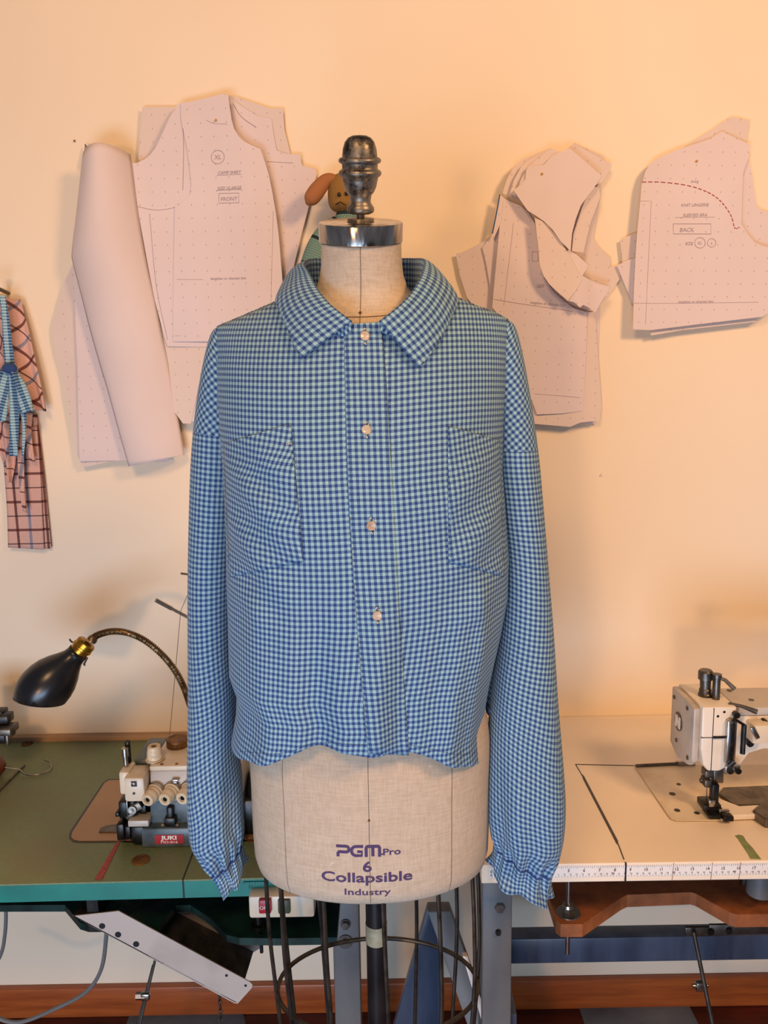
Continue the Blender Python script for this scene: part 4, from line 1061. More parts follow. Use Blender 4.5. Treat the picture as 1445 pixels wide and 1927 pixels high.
for u in (307, 334):
    p = at_y(u, 1551, YO + .002); b = B(); add_cyl(b, p, p - Vector((0, .003, 0)), .0028, n=12); obj('screw', b, 'rust', om)
# badge
yb = YO - .0052
b = B(); box_px(b, 291, 1572, 346, 1587.5, yb, .002, .0); bd = tag(obj('maker_badge', b, 'red', om, smooth=0), 'red maker badge with silver lettering')
b = B(); p = at_y(318.5, 1580, yb - .0005); add_text(b, 'JUKI', .0098, lambda x, y: Vector((p.x + x, yb - .0005, p.z + y)), bold=.0004, sx=1.45)
p2 = at_y(318.5, 1587, yb - .0005); add_text(b, 'MO-816', .0062, lambda x, y: Vector((p2.x + x, yb - .0005, p2.z + y)), bold=.0001, sx=1.4); obj('badge_lettering', b, 'white_txt', bd, smooth=0)
xw = X(466, YO)
b = B(); add_lathe(b, [(.0, 0), (.045, 0), (.052, .006), (.054, .012), (.052, .02), (.046, .026), (.03, .03), (0, .03)], (xw - .012, YO + .085, Z(1500, YO + .085)), (1, 0, 0), 40); obj('hand_wheel', b, 'blackm', om)
b = B(); add_box(b, (xw - .03, YO + .03, ZL), (xw + .02, YO + .15, Z(1525, YO)), .006); obj('belt_guard', b, 'blackm', om)

# ------------------------------------------------------------------ white sewing machine
wm = thing('sewing_machine', at_z(1420, 1520, ZR), 'white industrial walking foot sewing machine at the right edge on the white table', 'sewing machine')
YM = 1.235
xl, xf = X(1313, YM, 1380), X(1374, YM, 1380)
zt, zl = Z(1331, YM, 1320), Z(1452, YM, 1340)
b = B()
prof_ = [Vector((X(1314, YM), YM, zt)), Vector((X(1378, YM), YM, zt)), Vector((X(1378, YM), YM, Z(1436, YM, 1370))), Vector((X(1352, YM), YM, zl)), Vector((X(1330, YM), YM, zl)), Vector((X(1320, YM), YM, Z(1440, YM, 1320))), Vector((X(1314, YM), YM, Z(1410, YM, 1314)))]
add_prism(b, prof_, (0, .11, 0), .004); head = obj('head', b, 'whitem', wm)
# face cover on the end with slanted edge
xe = X(1314, YM)
fp = [(YM + .004, zt - .004), (YM + .050, zt - .002), (YM + .105, zt - .002), (YM + .105, Z(1400, YM + .09, 1290)), (YM + .07, Z(1425, YM + .07, 1300)), (YM + .02, Z(1440, YM + .02, 1310)), (YM + .004, Z(1436, YM, 1312))]
b = B(); add_prism(b, [Vector((xe - .001, y, z)) for y, z in fp], (-.012, 0, 0), .004); face = obj('face_cover', b, 'greym', wm)
b = B()
for y, z in ((YM + .09, zt - .018), (YM + .03, zt - .014), (YM + .072, zl + .024), (YM + .02, zl + .016)): add_cyl(b, (xe - .0128, y, z), (xe - .0148, y, z), .0036, n=14)
obj('screw', b, 'steel_d', face)
ec = Vector((xe - .0132, YM + .066, (zt + zl) / 2 + .004))
b = B(); add_cyl(b, ec, ec - Vector((.0014, 0, 0)), .0165, n=36); eb = obj('emblem_disc', b, 'steel_d', face)
b = B()
for dy0, dy1, s0, s1 in ((-.011, -.005, -.011, .011), (.005, .011, -.011, .011)):
    add_box(b, ec + Vector((-.0022, dy0, s0)), ec + Vector((-.0012, dy1, s1)))
add_prism(b, [ec + Vector((-.0012, .011, .011)), ec + Vector((-.0012, .004, .011)), ec + Vector((-.0012, -.011, -.011)), ec + Vector((-.0012, -.004, -.011))], (-.001, 0, 0)); obj('emblem', b, 'whitem', eb, smooth=0)
b = B(); xa_ = X(1335, YM); add_box(b, (xa_ - .0006, YM - .0006, zl + .002), (xa_ + .0006, YM + .002, zt - .002)); zz = Z(1388, YM, 1330); add_box(b, (xe, YM - .0006, zz - .0006), (xa_, YM + .002, zz + .0006)); obj('cover_joint', b, 'steel_d', head, smooth=0)
b = B(); box_px(b, 1342, 1387, 1367, 1390, YM - .004, .005, .001); obj('thread_hook', b, 'blackm', head)
b = B()
for u, v in ((1351, 1348), (1363, 1340)):
    p = at_y(u, v, YM - .0005); add_cyl(b, p, p + Vector((0, .001, 0)), .0022, n=12)
obj('screw', b, 'black', head)
# arm and pillar
YA = YM + .022
zat, zab = Z(1347, YA, 1420), Z(1412, YA, 1430)
b = B(); xr = X(1375, YA); xend = .98
arm = [Vector((xr, YA, zat)), Vector((xend, YA, zat)), Vector((xend, YA, ZR)), Vector((xend - .11, YA, ZR)), Vector((xend - .115, YA, zab - .02)), Vector((xend - .15, YA, zab)), Vector((X(1430, YA), YA, Z(1410, YA, 1430))), Vector((X(1405, YA), YA, Z(1418, YA, 1405))), Vector((X(1390, YA), YA, Z(1440, YA, 1390))), Vector((xr, YA, Z(1440, YA, 1375)))]
add_prism(b, arm, (0, .085, 0), .003); obj('arm', b, 'whitem', wm)
b = B(); add_box(b, (xr + .004, YA - .002, zat), (xend, YA + .09, zat + .016), .004); lid = obj('arm_cover', b, 'greym', wm)
for u, v, y in ((1413, 1326, .03), (1373, 1288, .075)):
    b = B(); p = at_y(u, v, YA + y); add_cyl(b, (p.x, p.y, zat + .016), (p.x, p.y, zat + .0172), .0045, n=16); obj('screw', b, 'steel_d', lid)
# tension post and levers on top
b = B(); p = at_y(1338, 1312, YM + .04); add_lathe(b, [(.012, -.004), (.012, .004), (.0105, .006), (.0105, .012), (.009, .014), (.0095, .030), (.0125, .031), (.0125, .044), (.010, .047), (0, .047)], (p.x - .006, YM + .05, zt), (-.03, 0, 1), 24); obj('tension_post', b, 'steel_d', wm)
b = B(); add_lathe(b, [(.0065, 0), (.0065, .038), (.008, .039), (.008, .045), (0, .046)], (p.x + .006, YM + .035, zt), UP, 18); q0 = Vector((p.x + .006, YM + .035, zt + .040)); add_tube(b, [q0, q0 + Vector((.012, -.006, -.004)), q0 + Vector((.026, -.012, -.018))], [.003, .0032, .004], 10); obj('thread_post', b, 'steel_d', wm)
b = B(); q0 = Vector((p.x + .018, YM + .012, zt + .001)); add_tube(b, [q0, q0 + Vector((.020, -.006, -.003)), q0 + Vector((.042, -.014, -.010))], [.0026, .003, .0046], 10); obj('thread_finger', b, 'steel_d', wm)
# take-up slot and guard
b = B(); box_px(b, 1370, 1356, 1384, 1440, YM - .010, .012, .003); tk = obj('take_up_plate', b, 'steel', wm)
b = B(); box_px(b, 1375, 1364, 1380, 1432, YM - .013, .004, .001); obj('take_up_slot', b, 'blackm', tk)
b = B(); a, c = at_y(1378, 1352, YM - .011), at_y(1402, 1366, YM - .03)
add_tube(b, [at_y(1380, 1352, YM - .010), at_y(1400, 1364, YM - .026)], .0024, 8); add_tube(b, [at_y(1400, 1364, YM - .026), at_y(1397, 1418, YM - .026)], .0042, 10); add_tube(b, [at_y(1372, 1440, YM - .012), at_y(1381, 1432, YM - .014)], .005, 10); obj('take_up_guard', b, 'blackm', wm)
b = B()
for u, v in ((1372, 1449), (1387, 1449)):
    p = at_y(u, v, YM - .006); add_cyl(b, p, p - Vector((0, .006, 0)), .0052, n=14)
br = obj('guide_screw', b, 'blackm', wm); b = B(); box_px(b, 1366, 1442, 1393, 1458, YM - .006, .01, .001); obj('thread_guide_plate', b, 'steel', wm)
for u, v, y, l_, r in ((1383, 1343, YM - .002, .008, .0055), (1406, 1394, YA - .001, .012, .0062), (1435, 1356, YA - .001, .008, .005)):
    b = B(); p = at_y(u, v, y); add_cyl(b, p, p - Vector((0, l_, 0)), r, n=16); obj('thread_stud', b, 'blackm', wm)
b = B(); box_px(b, 1418, 1366, 1452, 1400, YA - .028, .03, .003); obj('tension_block', b, 'cream', wm)
b = B(); p = at_y(1424, 1378, YA - .028); add_box(b, p - Vector((.008, .004, .012)), p + Vector((0, .002, .012)), .002, Matrix.Rotation(-.5, 3, 'Y')); obj('tension_spring', b, 'steel', wm)
# needle, walking foot
b = B(); p = at_y(1337, 1452, YM + .035)
add_cyl(b, (p.x - .006, YM + .035, zl + .01), (p.x - .006, YM + .035, zl - .016), .0050); add_cyl(b, (p.x + .008, YM + .035, zl + .01), (p.x + .008, YM + .035, zl - .040), .0042); add_cyl(b, (p.x - .006, YM + .033, zl - .016), (p.x - .006, YM + .033, ZR + .006), .0011); nb = obj('needle_bar', b, 'steel', wm)
b = B(); add_box(b, (p.x - .013, YM + .025, zl - .026), (p.x + .002, YM + .045, zl - .012), .002); add_box(b, (p.x - .016, YM + .018, zl - .040), (p.x - .004, YM + .04, zl - .026), .002); add_box(b, (p.x, YM + .022, zl - .034), (p.x + .018, YM + .034, zl - .008), .002)
add_cyl(b, (p.x - .020, YM + .03, zl - .032), (p.x - .010, YM + .03, zl - .032), .004, n=12); obj('needle_clamp', b, 'steel_d', wm)
b = B(); add_box(b, (p.x - .018, YM + .012, ZR + .012), (p.x + .012, YM + .045, ZR + .024), .002); add_box(b, (p.x - .014, YM + .0, ZR + .005), (p.x + .020, YM + .03, ZR + .012), .002); add_box(b, (p.x - .006, YM + .01, ZR + .02), (p.x + .006, YM + .025, zl - .03), .002); add_box(b, (p.x + .006, YM - .012, ZR + .006), (p.x + .024, YM + .004, ZR + .016), .003); obj('presser_foot', b, 'blackm', wm)
b = B(); add_box(b, (p.x + .004, YM + .002, ZR + .016), (p.x + .022, YM + .008, ZR + .020), .001); add_box(b, (p.x - .012, YM + .006, ZR + .024), (p.x - .002, YM + .012, ZR + .036), .001); obj('foot_clip', b, 'steel', wm)
# bed
zb_ = ZR + .0012
b = B(); add_prism(b, on(zb_, [(1193, 1441), (1258, 1537), (1263, 1542), (1272, 1545), (1370, 1545), (1362, 1500), (1520, 1500), (1520, 1441)]), (0, 0, .002)); bed = obj('bed_plate', b, 'cream', wm, smooth=0)
b = B()
for u, v, r in ((1277, 1476, .0042), (1265, 1494, .0058), (1274, 1525, .0052), (1311, 1530, .0048)):
    p2 = at_z(u, v, zb_ + .002); add_cyl(b, p2, p2 + UP * .0006, r, n=18)
obj('bed_screw', b, 'blackm', bed)
b = B(); P_ = on(ZR + .004, [(1352, 1498), (1382, 1520), (1480, 1518), (1480, 1482), (1360, 1487)]); add_prism(b, P_, (0, 0, .006), .001); obj('slide_plate', b, 'steel_d', wm, smooth=0)
b = B(); add_prism(b, on(ZR + .002, [(1320, 1510), (1336, 1505), (1390, 1526), (1480, 1521), (1480, 1540), (1362, 1545), (1356, 1543)]), (0, 0, .010), .002); obj('free_arm', b, 'whitem', wm, smooth=0)
b = B(); add_prism(b, on(ZR + .001, [(1415, 1540), (1438, 1520), (1470, 1520), (1470, 1558), (1440, 1558)]), (0, 0, .016), .002); obj('arm_bracket', b, 'steel_d', wm, smooth=0)
b = B(); g0, g1, g2 = at_z(1196, 1441, ZR + .006), at_z(1274, 1437, ZR + .006), at_z(1306, 1436, ZR + .006); add_tube(b, [g0, g1], .0032, 10); edge_guide = obj('edge_guide_rod', b, 'steel_d', wm)
b = B(); add_tube(b, [g1, g2], .0058, 14); obj('rod_sleeve', b, 'steel', edge_guide)

# ------------------------------------------------------------------ small things on the tables
b = B(); add_prism(b, on(ZR + .0004, [(1383, 1573), (1390, 1571), (1398, 1573), (1404, 1583), (1416, 1596), (1432, 1617), (1412, 1616), (1408, 1608), (1398, 1593), (1388, 1578)]), (0, 0, .0006)); tag(obj('tape_strip', b, 'greentape', smooth=0), 'strip of green masking tape on the white sewing table', 'tape')
b = B(); add_prism(b, on(ZL + .0004, [(219, 1586), (226, 1585), (192, 1655), (178, 1655)]), (0, 0, .0006)); tag(obj('tape_strip', b, 'redtape', smooth=0), 'strip of red gridded tape on the green sewing table', 'tape')
ht = thing('wire_hook', at_z(8, 1462, ZL), 'curved wire hook with a round brown wooden handle on the green table', 'hook')
p = at_z(0, 1462, ZL) + Vector((-.012, 0, .022))
b = B(); add_lathe(b, [(0, -.03), (.014, -.028), (.021, -.014), (.022, 0), (.019, .014), (.010, .022), (.005, .024)], p, (1, .12, 0), 28); obj('handle', b, 'wood_knob', ht)
b = B(); w_ = [p + Vector((.02, 0, 0))] + [at_z(u, v, ZL + z) for u, v, z in ((36, 1448, .014), (42, 1454, .008), (55, 1459, .004), (75, 1457, .004), (92, 1450, .004), (97, 1442, .004), (93, 1434, .006), (82, 1429, .01))]
add_tube(b, catmull(w_, 8), .0014, 8); obj('hook_wire', b, 'steel', ht)
b = B(); add_tube(b, [at_z(-8, 1494, ZL + .003), at_z(46, 1440, ZL + .003)], .0021, 8); tag(obj('needle_rod', b, 'steel_d'), 'thin dark rod lying across the stem of the wire hook', 'rod')
me_ = thing('machine_end', at_z(-30, 1410, ZL), 'black and grey end of another machine at the left edge of the green table', 'sewing machine')
b = B(); box_px(b, -60, 1349, 15, 1364, 1.50, .03, .003); box_px(b, -60, 1341, 4, 1352, 1.51, .03, .003); obj('top_bar', b, 'blackm', me_)
b = B(); box_px(b, -60, 1374, 20, 1386, 1.48, .04, .003); box_px(b, 8, 1384, 16, 1404, 1.48, .02, .002); obj('clamp', b, 'steel_d', me_)
b = B(); box_px(b, -70, 1384, 9, 1400, 1.482, .05, .002); add_box(b, (X(-70, 1.5), 1.49, ZL), (X(-25, 1.5), 1.55, Z(1350, 1.5, 0)), .003); obj('body', b, 'blackm', me_)

# ------------------------------------------------------------------ paper patterns pinned to the wall
GRP = 'paper patterns pinned to the wall'
from mathutils.geometry import delaunay_2d_cdt
STACK = []
def inside(x, z, poly):
    r = False; n = len(poly)
    for i in range(n):
        (xa, za), (xb, zb_) = poly[i], poly[i - 1]
        if (za > z) != (zb_ > z) and x < (xb - xa) * (z - za) / (zb_ - za) + xa: r = not r
    return r
def sheet(pts, label, off, mat='paper', lift=None, rot=0.0, name='pattern_sheet', cell=.014):
    """one pattern piece cut from card, hung close to the wall; lift(a, c) in metres, a and c run 0..1 right and up over its box"""
    for _pass in range(2):
        W_ = [at_y(u, v, WY - off) for u, v in pts]
        x0, x1 = min(p.x for p in W_), max(p.x for p in W_); z0, z1 = min(p.z for p in W_), max(p.z for p in W_)
        def out_(x, z):
            a = max(0, min(1, (x - x0) / (x1 - x0))); c = max(0, min(1, (z - z0) / (z1 - z0)))
            return .7 * lift(a, c) if lift else 0.0
        poly = [(p.x, p.z) for p in W_]; need = off
        for pf, ppoly in STACK:                       # lie on top of every sheet already hung behind
            for i in range(25):
                for j in range(25):
                    x, z = lerp(x0, x1, i / 24), lerp(z0, z1, j / 24)
                    if inside(x, z, poly) and inside(x, z, ppoly): need = max(need, WY - pf(x, z) + .0018 - out_(x, z))
        off = need
    def surf(x, z): return WY - off - out_(x, z)
    STACK.append((surf, poly))
    b = B(); P2 = [Vector((p.x, p.z)) for p in W_]; nb = len(P2)
    nx, nz = max(2, int((x1 - x0) / cell)), max(2, int((z1 - z0) / cell))
    for i in range(1, nx):
        for j in range(1, nz):
            q_ = Vector((lerp(x0, x1, i / nx), lerp(z0, z1, j / nz)))
            if inside(q_.x, q_.y, poly) and min((q_ - p).length for p in P2[:nb]) > .004: P2.append(q_)
    vo, _e, fo, *_r = delaunay_2d_cdt(P2, [(i, (i + 1) % nb) for i in range(nb)], [list(range(nb))], 1, 1e-5)
    V_ = [b.verts.new((p.x, 0, p.y)) for p in vo]
    for f in fo:
        c = sum((vo[i] for i in f), Vector((0, 0))) / len(f)
        if inside(c.x, c.y, poly): b.faces.new([V_[i] for i in f])
    for v in [v for v in b.verts if not v.link_faces]: b.verts.remove(v)
    b.faces.layers.int.new('keep'); uvl = b.loops.layers.uv.verify(); ca, sa = cos(rot), sin(rot)
    for f in b.faces:
        for lp in f.loops:
            x, z = lp.vert.co.x, lp.vert.co.z; lp[uvl].uv = (x * ca - z * sa, x * sa + z * ca)
    for v in b.verts: v.co.y = surf(v.co.x, v.co.z)
    for f in b.faces:
        f.normal_update()
        if f.normal.y > 0: f.normal_flip()
    o = obj(name, b, mat, None, smooth=180)
    og, e = ORG[o.name], .002; nl = []
    for v in o.data.vertices:
        x, z = v.co.x + og.x, v.co.z + og.z
        nl.append(Vector(((surf(x + e, z) - surf(x - e, z)) / (2 * e), -1, (surf(x, z + e) - surf(x, z - e)) / (2 * e))).normalized())
    o.data.normals_split_custom_set_from_vertices(nl)
    tag(o, label, 'paper pattern', GRP); o['surf'] = 0
    return o, surf
def pen(o, surf, fn, mat='pencil', name='pencil_writing'):
    for g in getattr(fn, 'parts', [fn]):
        b = B(); g(b); r = obj('pencil_line' if name == 'pencil_writing' and not getattr(g, 'text', 0) else name, b, mat, o, smooth=0)
    return r
def wtext(surf, s, u, v, size, rot=0.0, shear=.15, **kw):
    p = at_y(u, v, WY - .03)
    def fn(x, y):
        X_, Z_ = p.x + x * cos(rot) - y * sin(rot), p.z + x * sin(rot) + y * cos(rot); return Vector((X_, surf(X_, Z_) - .0012, Z_))
    g = lambda b: add_text(b, s, size, fn, shear=shear, **kw)
    g.text = 1; return g
def wline(surf, pts, r=.0005, n=10):
    W_ = catmull([at_y(u, v, WY - .03) for u, v in pts], n)
    return lambda b: add_tube(b, [Vector((p.x, surf(p.x, p.z) - .0006, p.z)) for p in W_], r, 4)
def seq(*fs):
    def f(b):
        for g in fs: g(b)
    f.parts = fs; return f
def rect(surf, u0, v0, u1, v1): return wline(surf, [(u0, v0), (u1, v0), (u1, v1), (u0, v1), (u0, v0)], .0005, 1)
def circ(surf, u, v, r): return wline(surf, [(u + r * cos(2 * pi * i / 14), v + r * sin(2 * pi * i / 14)) for i in range(15)], .0005, 2)
def pin(u, v, Y, label):
    p = at_y(u, v, Y - .004)
    o = thing('push_pin', p, label, 'pin', 'pins holding the paper patterns')
    b = B(); bmesh.ops.create_uvsphere(b, u_segments=12, v_segments=8, radius=.0024, matrix=Matrix.Translation(p)); obj('head', b, 'pin', o)
    b = B(); add_tube(b, [p, Vector((p.x + .003, WY, p.z - .012))], .0006, 6); obj('needle', b, 'steel', o)

# --- left cluster, back to front
sheet([(270, 204), (330, 203), (380, 190), (434, 181), (508, 206), (533, 207), (536, 246), (546, 287), (556, 330), (540, 420), (310, 420), (262, 300)], 'wide pattern sheet with both corners showing behind the large front bodice pattern', .006, 'paper_b', lambda a, c: .010 * abs(a - .5) + .008 * c * c)
sheet([(139, 497), (122, 532), (107, 585), (99, 611), (101, 636), (106, 661), (120, 706), (125, 740), (131, 769), (140, 815), (147, 856), (158, 879), (200, 870), (243, 862), (310, 866), (318, 770), (240, 500)], 'curved sleeve pattern peeking out left of the long rolled paper sheet', .012, 'paper_b', lambda a, c: .012 * sin(2.5 * a) + .006 * (1 - c))
sheet([(141, 515), (142, 600), (146, 690), (147, 760), (150, 868), (240, 866), (318, 870), (314, 690), (200, 540)], 'shaded pattern sheet directly behind the left edge of the rolled paper sheet', .026, 'paper', lambda a, c: .006 * a)
o, sf = sheet([(432, 181), (455, 200), (484, 218), (511, 223), (516, 260), (521, 283), (540, 290), (565, 291), (567, 305), (569, 312), (594, 320), (596, 330), (592, 345), (579, 399), (568, 440), (558, 482), (540, 555), (500, 600), (440, 300)], 'pattern piece with curved armhole sticking out right of the large front bodice pattern', .014, 'paper', lambda a, c: .012 * (a - .4) ** 2 + .008 * a * (1 - c))
pen(o, sf, seq(wline(sf, [(436, 190), (452, 215), (480, 235)], .0006), wline(sf, [(500, 300), (550, 303)], .0004)), name='pencil_line')
sheet([(290, 560), (290, 586), (291, 630), (293, 677), (317, 702), (326, 752), (336, 783), (347, 793), (385, 793), (470, 793), (480, 650), (300, 540)], 'lower pattern sheet with notched left edge hanging below the front bodice pattern', .012, 'paper', lambda a, c: .010 * (1 - c))
sheet([(256, 330), (268, 432), (285, 540), (300, 640), (318, 760), (345, 797), (360, 797), (420, 500), (300, 330)], 'slim pattern sheet edge showing between the rolled paper and the armhole piece', .018, 'paper_b', lambda a, c: .004)
o, sf = sheet([(340, 194), (334, 196), (326, 209), (317, 225), (310, 242), (301, 262), (293, 279), (284, 291), (273, 301), (259, 308), (249, 308), (251, 330), (255, 358), (268, 432), (280, 497), (293, 565), (309, 628), (317, 652), (380, 653), (470, 653), (470, 400), (420, 250), (380, 192)], 'pattern piece with a deep curved armhole left behind the large front bodice pattern', .022, 'paper', lambda a, c: .010 * (1 - a) ** 2 + .004 * sin(5 * c))
pen(o, sf, seq(wline(sf, [(344, 215), (347, 280), (346, 360)], .0005), wline(sf, [(262, 392), (300, 398), (345, 390)], .0004), wline(sf, [(285, 405), (298, 540), (318, 640)], .0004)), name='pencil_line')
o, sf = sheet([(340, 194), (370, 188), (421, 177), (430, 181), (433, 203), (436, 225), (441, 243), (450, 258), (461, 268), (475, 275), (490, 281), (498, 303), (506, 329), (513, 364), (519, 399), (525, 445), (529, 495), (533, 540), (532, 600), (520, 642), (326, 643), (328, 500), (330, 387), (340, 383), (347, 376), (357, 366), (360, 350), (357, 316), (352, 280), (347, 254), (342, 233), (340, 214)],
              'large front bodice pattern marked XL and FRONT, topmost of the left cluster', .034, 'paper', lambda a, c: .012 * (a - .5) ** 2 + .010 * (1 - c) * sin(3 * a) ** 2 + .004 * sin(8 * a + 3 * c))
pen(o, sf, seq(circ(sf, 412, 299, 12.5), wtext(sf, 'XL', 412, 303, .012), wtext(sf, 'CAMP SHIRT', 434, 331, .0085), wline(sf, [(410, 333), (456, 332)], .0004, 2), wtext(sf, 'SIZE XLARGE', 434, 360, .0085), wline(sf, [(410, 361), (456, 360)], .0004, 2),
                 wtext(sf, 'FRONT', 433, 381, .0105), rect(sf, 414, 367, 452, 385), wtext(sf, 'lengthen or shorten line', 432, 528, .0075), wline(sf, [(336, 528), (385, 528)], .0003, 2), wline(sf, [(332, 633), (520, 632)], .0003, 2), wline(sf, [(390, 229), (404, 236), (430, 238)], .0003, 2), wline(sf, [(516, 400), (510, 640)], .0003, 2)))
q_ = at_y(406, 226, WY - .05); pin(406, 226, sf(q_.x, q_.z) + .002, 'orange headed pin in the large front bodice pattern')
# long rolled sheet
L_ = [(158, 300), (148, 380), (137, 470), (139, 497), (155, 560), (172, 627), (190, 690), (205, 740), (224, 810), (243, 877)]
R_ = [(247, 292), (257, 370), (268, 441), (280, 505), (293, 565), (305, 630), (317, 690), (330, 768), (344, 848), (346, 856)]
Lp, Rp_ = catmull([at_y(u, v, WY - .040) for u, v in L_], 6), catmull([at_y(u, v, WY - .040) for u, v in R_], 6)
P, UV = [], []
for i, (a, c) in enumerate(zip(Lp, Rp_)):
    t = i / (len(Lp) - 1); row, ur = [], []
    for j in range(25):
        q_ = j / 24; p = a.lerp(c, q_)
        bul = lerp(.055, .022, sm(0, .8, t)) * sin(pi * min(1, q_ * 1.02)) ** .7
        row.append(Vector((p.x, p.y - bul - .004 + .012 * q_ * sm(.3, .9, t), p.z + lerp(.010, 0, sm(0, .1, t)) * sin(pi * q_)))); ur.append((p.x, p.z))
    P.append(row); UV.append(ur)
rolled = obj('rolled_paper', grid(P, UV), 'paper_plain', None, smooth=180, solid=.0006)
tag(rolled, 'long plain paper sheet curling into a roll at its top, left of the bodice patterns', 'paper')
b = B(); c_ = [at_y(u, v, WY - o_) for u, v, o_ in ((160, 272, .012), (166, 280, .016), (175, 286, .022), (185, 289, .03))]
e_ = [at_y(u, v, WY - o_) for u, v, o_ in ((156, 304, .02), (164, 303, .03), (172, 303, .04), (184, 302, .05))]
grid([c_, [p.lerp(q_, .5) for p, q_ in zip(c_, e_)], e_], None, bm=b); obj('curled_corner', b, 'paper_plain', rolled, smooth=180, solid=.0006)
b = B(); add_tube(b, c_, .0012, 6); tag(obj('blue_edge', b, 'blue_pen', rolled), 'blue edge of the curled corner')

# --- middle cluster (right of the form)
sheet([(857, 478), (868, 476), (893, 464), (919, 450), (943, 429), (1060, 480), (1140, 490), (1130, 560), (1122, 798), (960, 790), (940, 640), (878, 561), (865, 520)], 'back bodice pattern whose left armhole corner shows beside the shirt collar', .006, 'paper', lambda a, c: .010 * (1 - a))
sheet([(907, 466), (935, 430), (985, 440), (985, 620), (925, 560), (915, 500)], 'small pattern corner tucked between the back bodice and centre pattern sheets', .014, 'paper', lambda a, c: .004)
sheet([(1080, 269), (1095, 276), (1138, 295), (1134, 306), (1131, 345), (1128, 380), (1122, 420), (1116, 448), (1130, 468), (1151, 487), (1147, 502), (1166, 500), (1167, 524), (1147, 552), (1118, 587), (1060, 570), (1040, 330)], 'pattern sheet with a square top corner and armhole right of the folded collar piece', .010, 'paper_b', lambda a, c: .006 * a * (c - .4) ** 2)
sheet([(1062, 283), (1080, 271), (1149, 310), (1146, 322), (1131, 345), (1090, 360)], 'small pattern corner fanned out at the top right of the middle cluster', .020, 'paper_b', lambda a, c: .008 * a)
sheet([(1010, 600), (1120, 586), (1130, 764), (1126, 791), (1090, 795), (1071, 803), (1000, 797), (960, 790), (960, 600)], 'lowest sheet hanging out under the middle cluster of patterns', .014, 'paper_b', lambda a, c: .012 * (1 - c))
o, sf = sheet([(943, 370), (960, 380), (980, 388), (995, 402), (1006, 422), (1013, 460), (1015, 500), (1024, 525), (1040, 548), (1060, 566), (1080, 580), (1106, 588), (1102, 680), (1097, 773), (1060, 778), (1010, 780), (980, 700), (950, 612), (926, 578), (931, 520), (937, 457), (941, 410)], 'long centre pattern sheet with dotted grid hanging down in the middle cluster', .026, 'paper', lambda a, c: .004 * c + .004 * sin(4 * a) * (1 - c), rot=.05)
pen(o, sf, seq(wtext(sf, 'lengthen or shorten line', 1030, 574, .0075, -.1), wline(sf, [(930, 563), (975, 571), (1078, 586)], .0004, 3), wtext(sf, 'SIZE', 1016, 541, .0085), wline(sf, [(966, 420), (948, 575)], .0003, 2), rect(sf, 1001, 474, 1012, 492), wline(sf, [(1006, 741), (1092, 748)], .0003, 2)))
for k, (dx, lab) in enumerate(((0, 'outermost curled brown paper edge at the left of the folded collar piece'), (14, 'second curled paper edge, nearer the folded collar piece'), (27, 'curled paper edge directly against the folded collar piece'))):
    sheet([(944 + dx, 366), (952 + dx, 340), (966 + dx, 315), (985 + dx * .9, 300), (1036, 279), (1052, 285), (1010, 330), (985 + dx, 372), (978 + dx, 382)], lab, .020 + .014 * k, 'paper_b', lambda a, c, k=k: .018 * (1 - a) ** 1.5 - .006 * k * (1 - a))
o, sf = sheet([(941, 366), (948, 372), (942, 420), (930, 447), (925, 441), (933, 395)], 'narrow sheet edged in blue left of the curled papers', .016, 'paper', None)
pen(o, sf, seq(wline(sf, [(940, 367), (934, 400), (926, 440)], .0012)), 'blue_pen', 'blue_edge')
sheet([(1128, 352), (1129, 372), (1110, 420), (1096, 476), (1074, 474), (1078, 440), (1095, 390), (1112, 352)], 'lit strip of pattern paper curving down right of the folded collar piece', .036, 'paper_b', lambda a, c: .010 * (1 - c))
sheet([(1069, 470), (1086, 480), (1106, 500), (1098, 514), (1088, 528), (1072, 512), (1060, 490)], 'small pale tab of paper above the square paper end', .052, 'paper_plain', lambda a, c: .012 * a * (1 - c))
sheet([(1092, 520), (1110, 528), (1147, 541), (1134, 564), (1120, 588), (1108, 580), (1095, 575), (1088, 580), (1078, 570), (1064, 566), (1078, 545)], 'square curled paper end at the lower right of the middle cluster', .048, 'paper', lambda a, c: .010 * sin(6 * a) + .008)
sheet([(1006, 410), (1018, 415), (1030, 424), (1050, 448), (1067, 474), (1080, 498), (1096, 526), (1083, 546), (1067, 566), (1050, 552), (1032, 535), (1022, 520), (1015, 500), (1012, 460)], 'curved collar shaped strip of paper hanging in front of the centre pattern sheet', .056, 'paper_b', lambda a, c: .010 * (1 - c) * (1 - .5 * a))
o, sf = sheet([(991, 318), (997, 310), (1010, 312), (1023, 310), (1034, 298), (1041, 292), (1056, 286), (1071, 279), (1100, 303), (1131, 331), (1125, 341), (1118, 353), (1104, 371), (1092, 388), (1082, 414), (1075, 440), (1072, 474), (1064, 466), (1054, 457), (1038, 434), (1023, 418), (1008, 406), (993, 396), (978, 374), (967, 357), (980, 347), (989, 336)], 'folded collar piece of plain paper on top of the middle cluster', .058, 'paper_plain', lambda a, c: .012 * math.exp(-((a - .46 - .1 * c) / .22) ** 2) * (1 - .5 * c) + .006 * (1 - c) * a - .008 * c * (1 - a), cell=.012)
q_ = at_y(1020, 327, WY - .08); pin(1020, 327, sf(q_.x, q_.z) + .002, 'yellow pin in the folded collar piece')

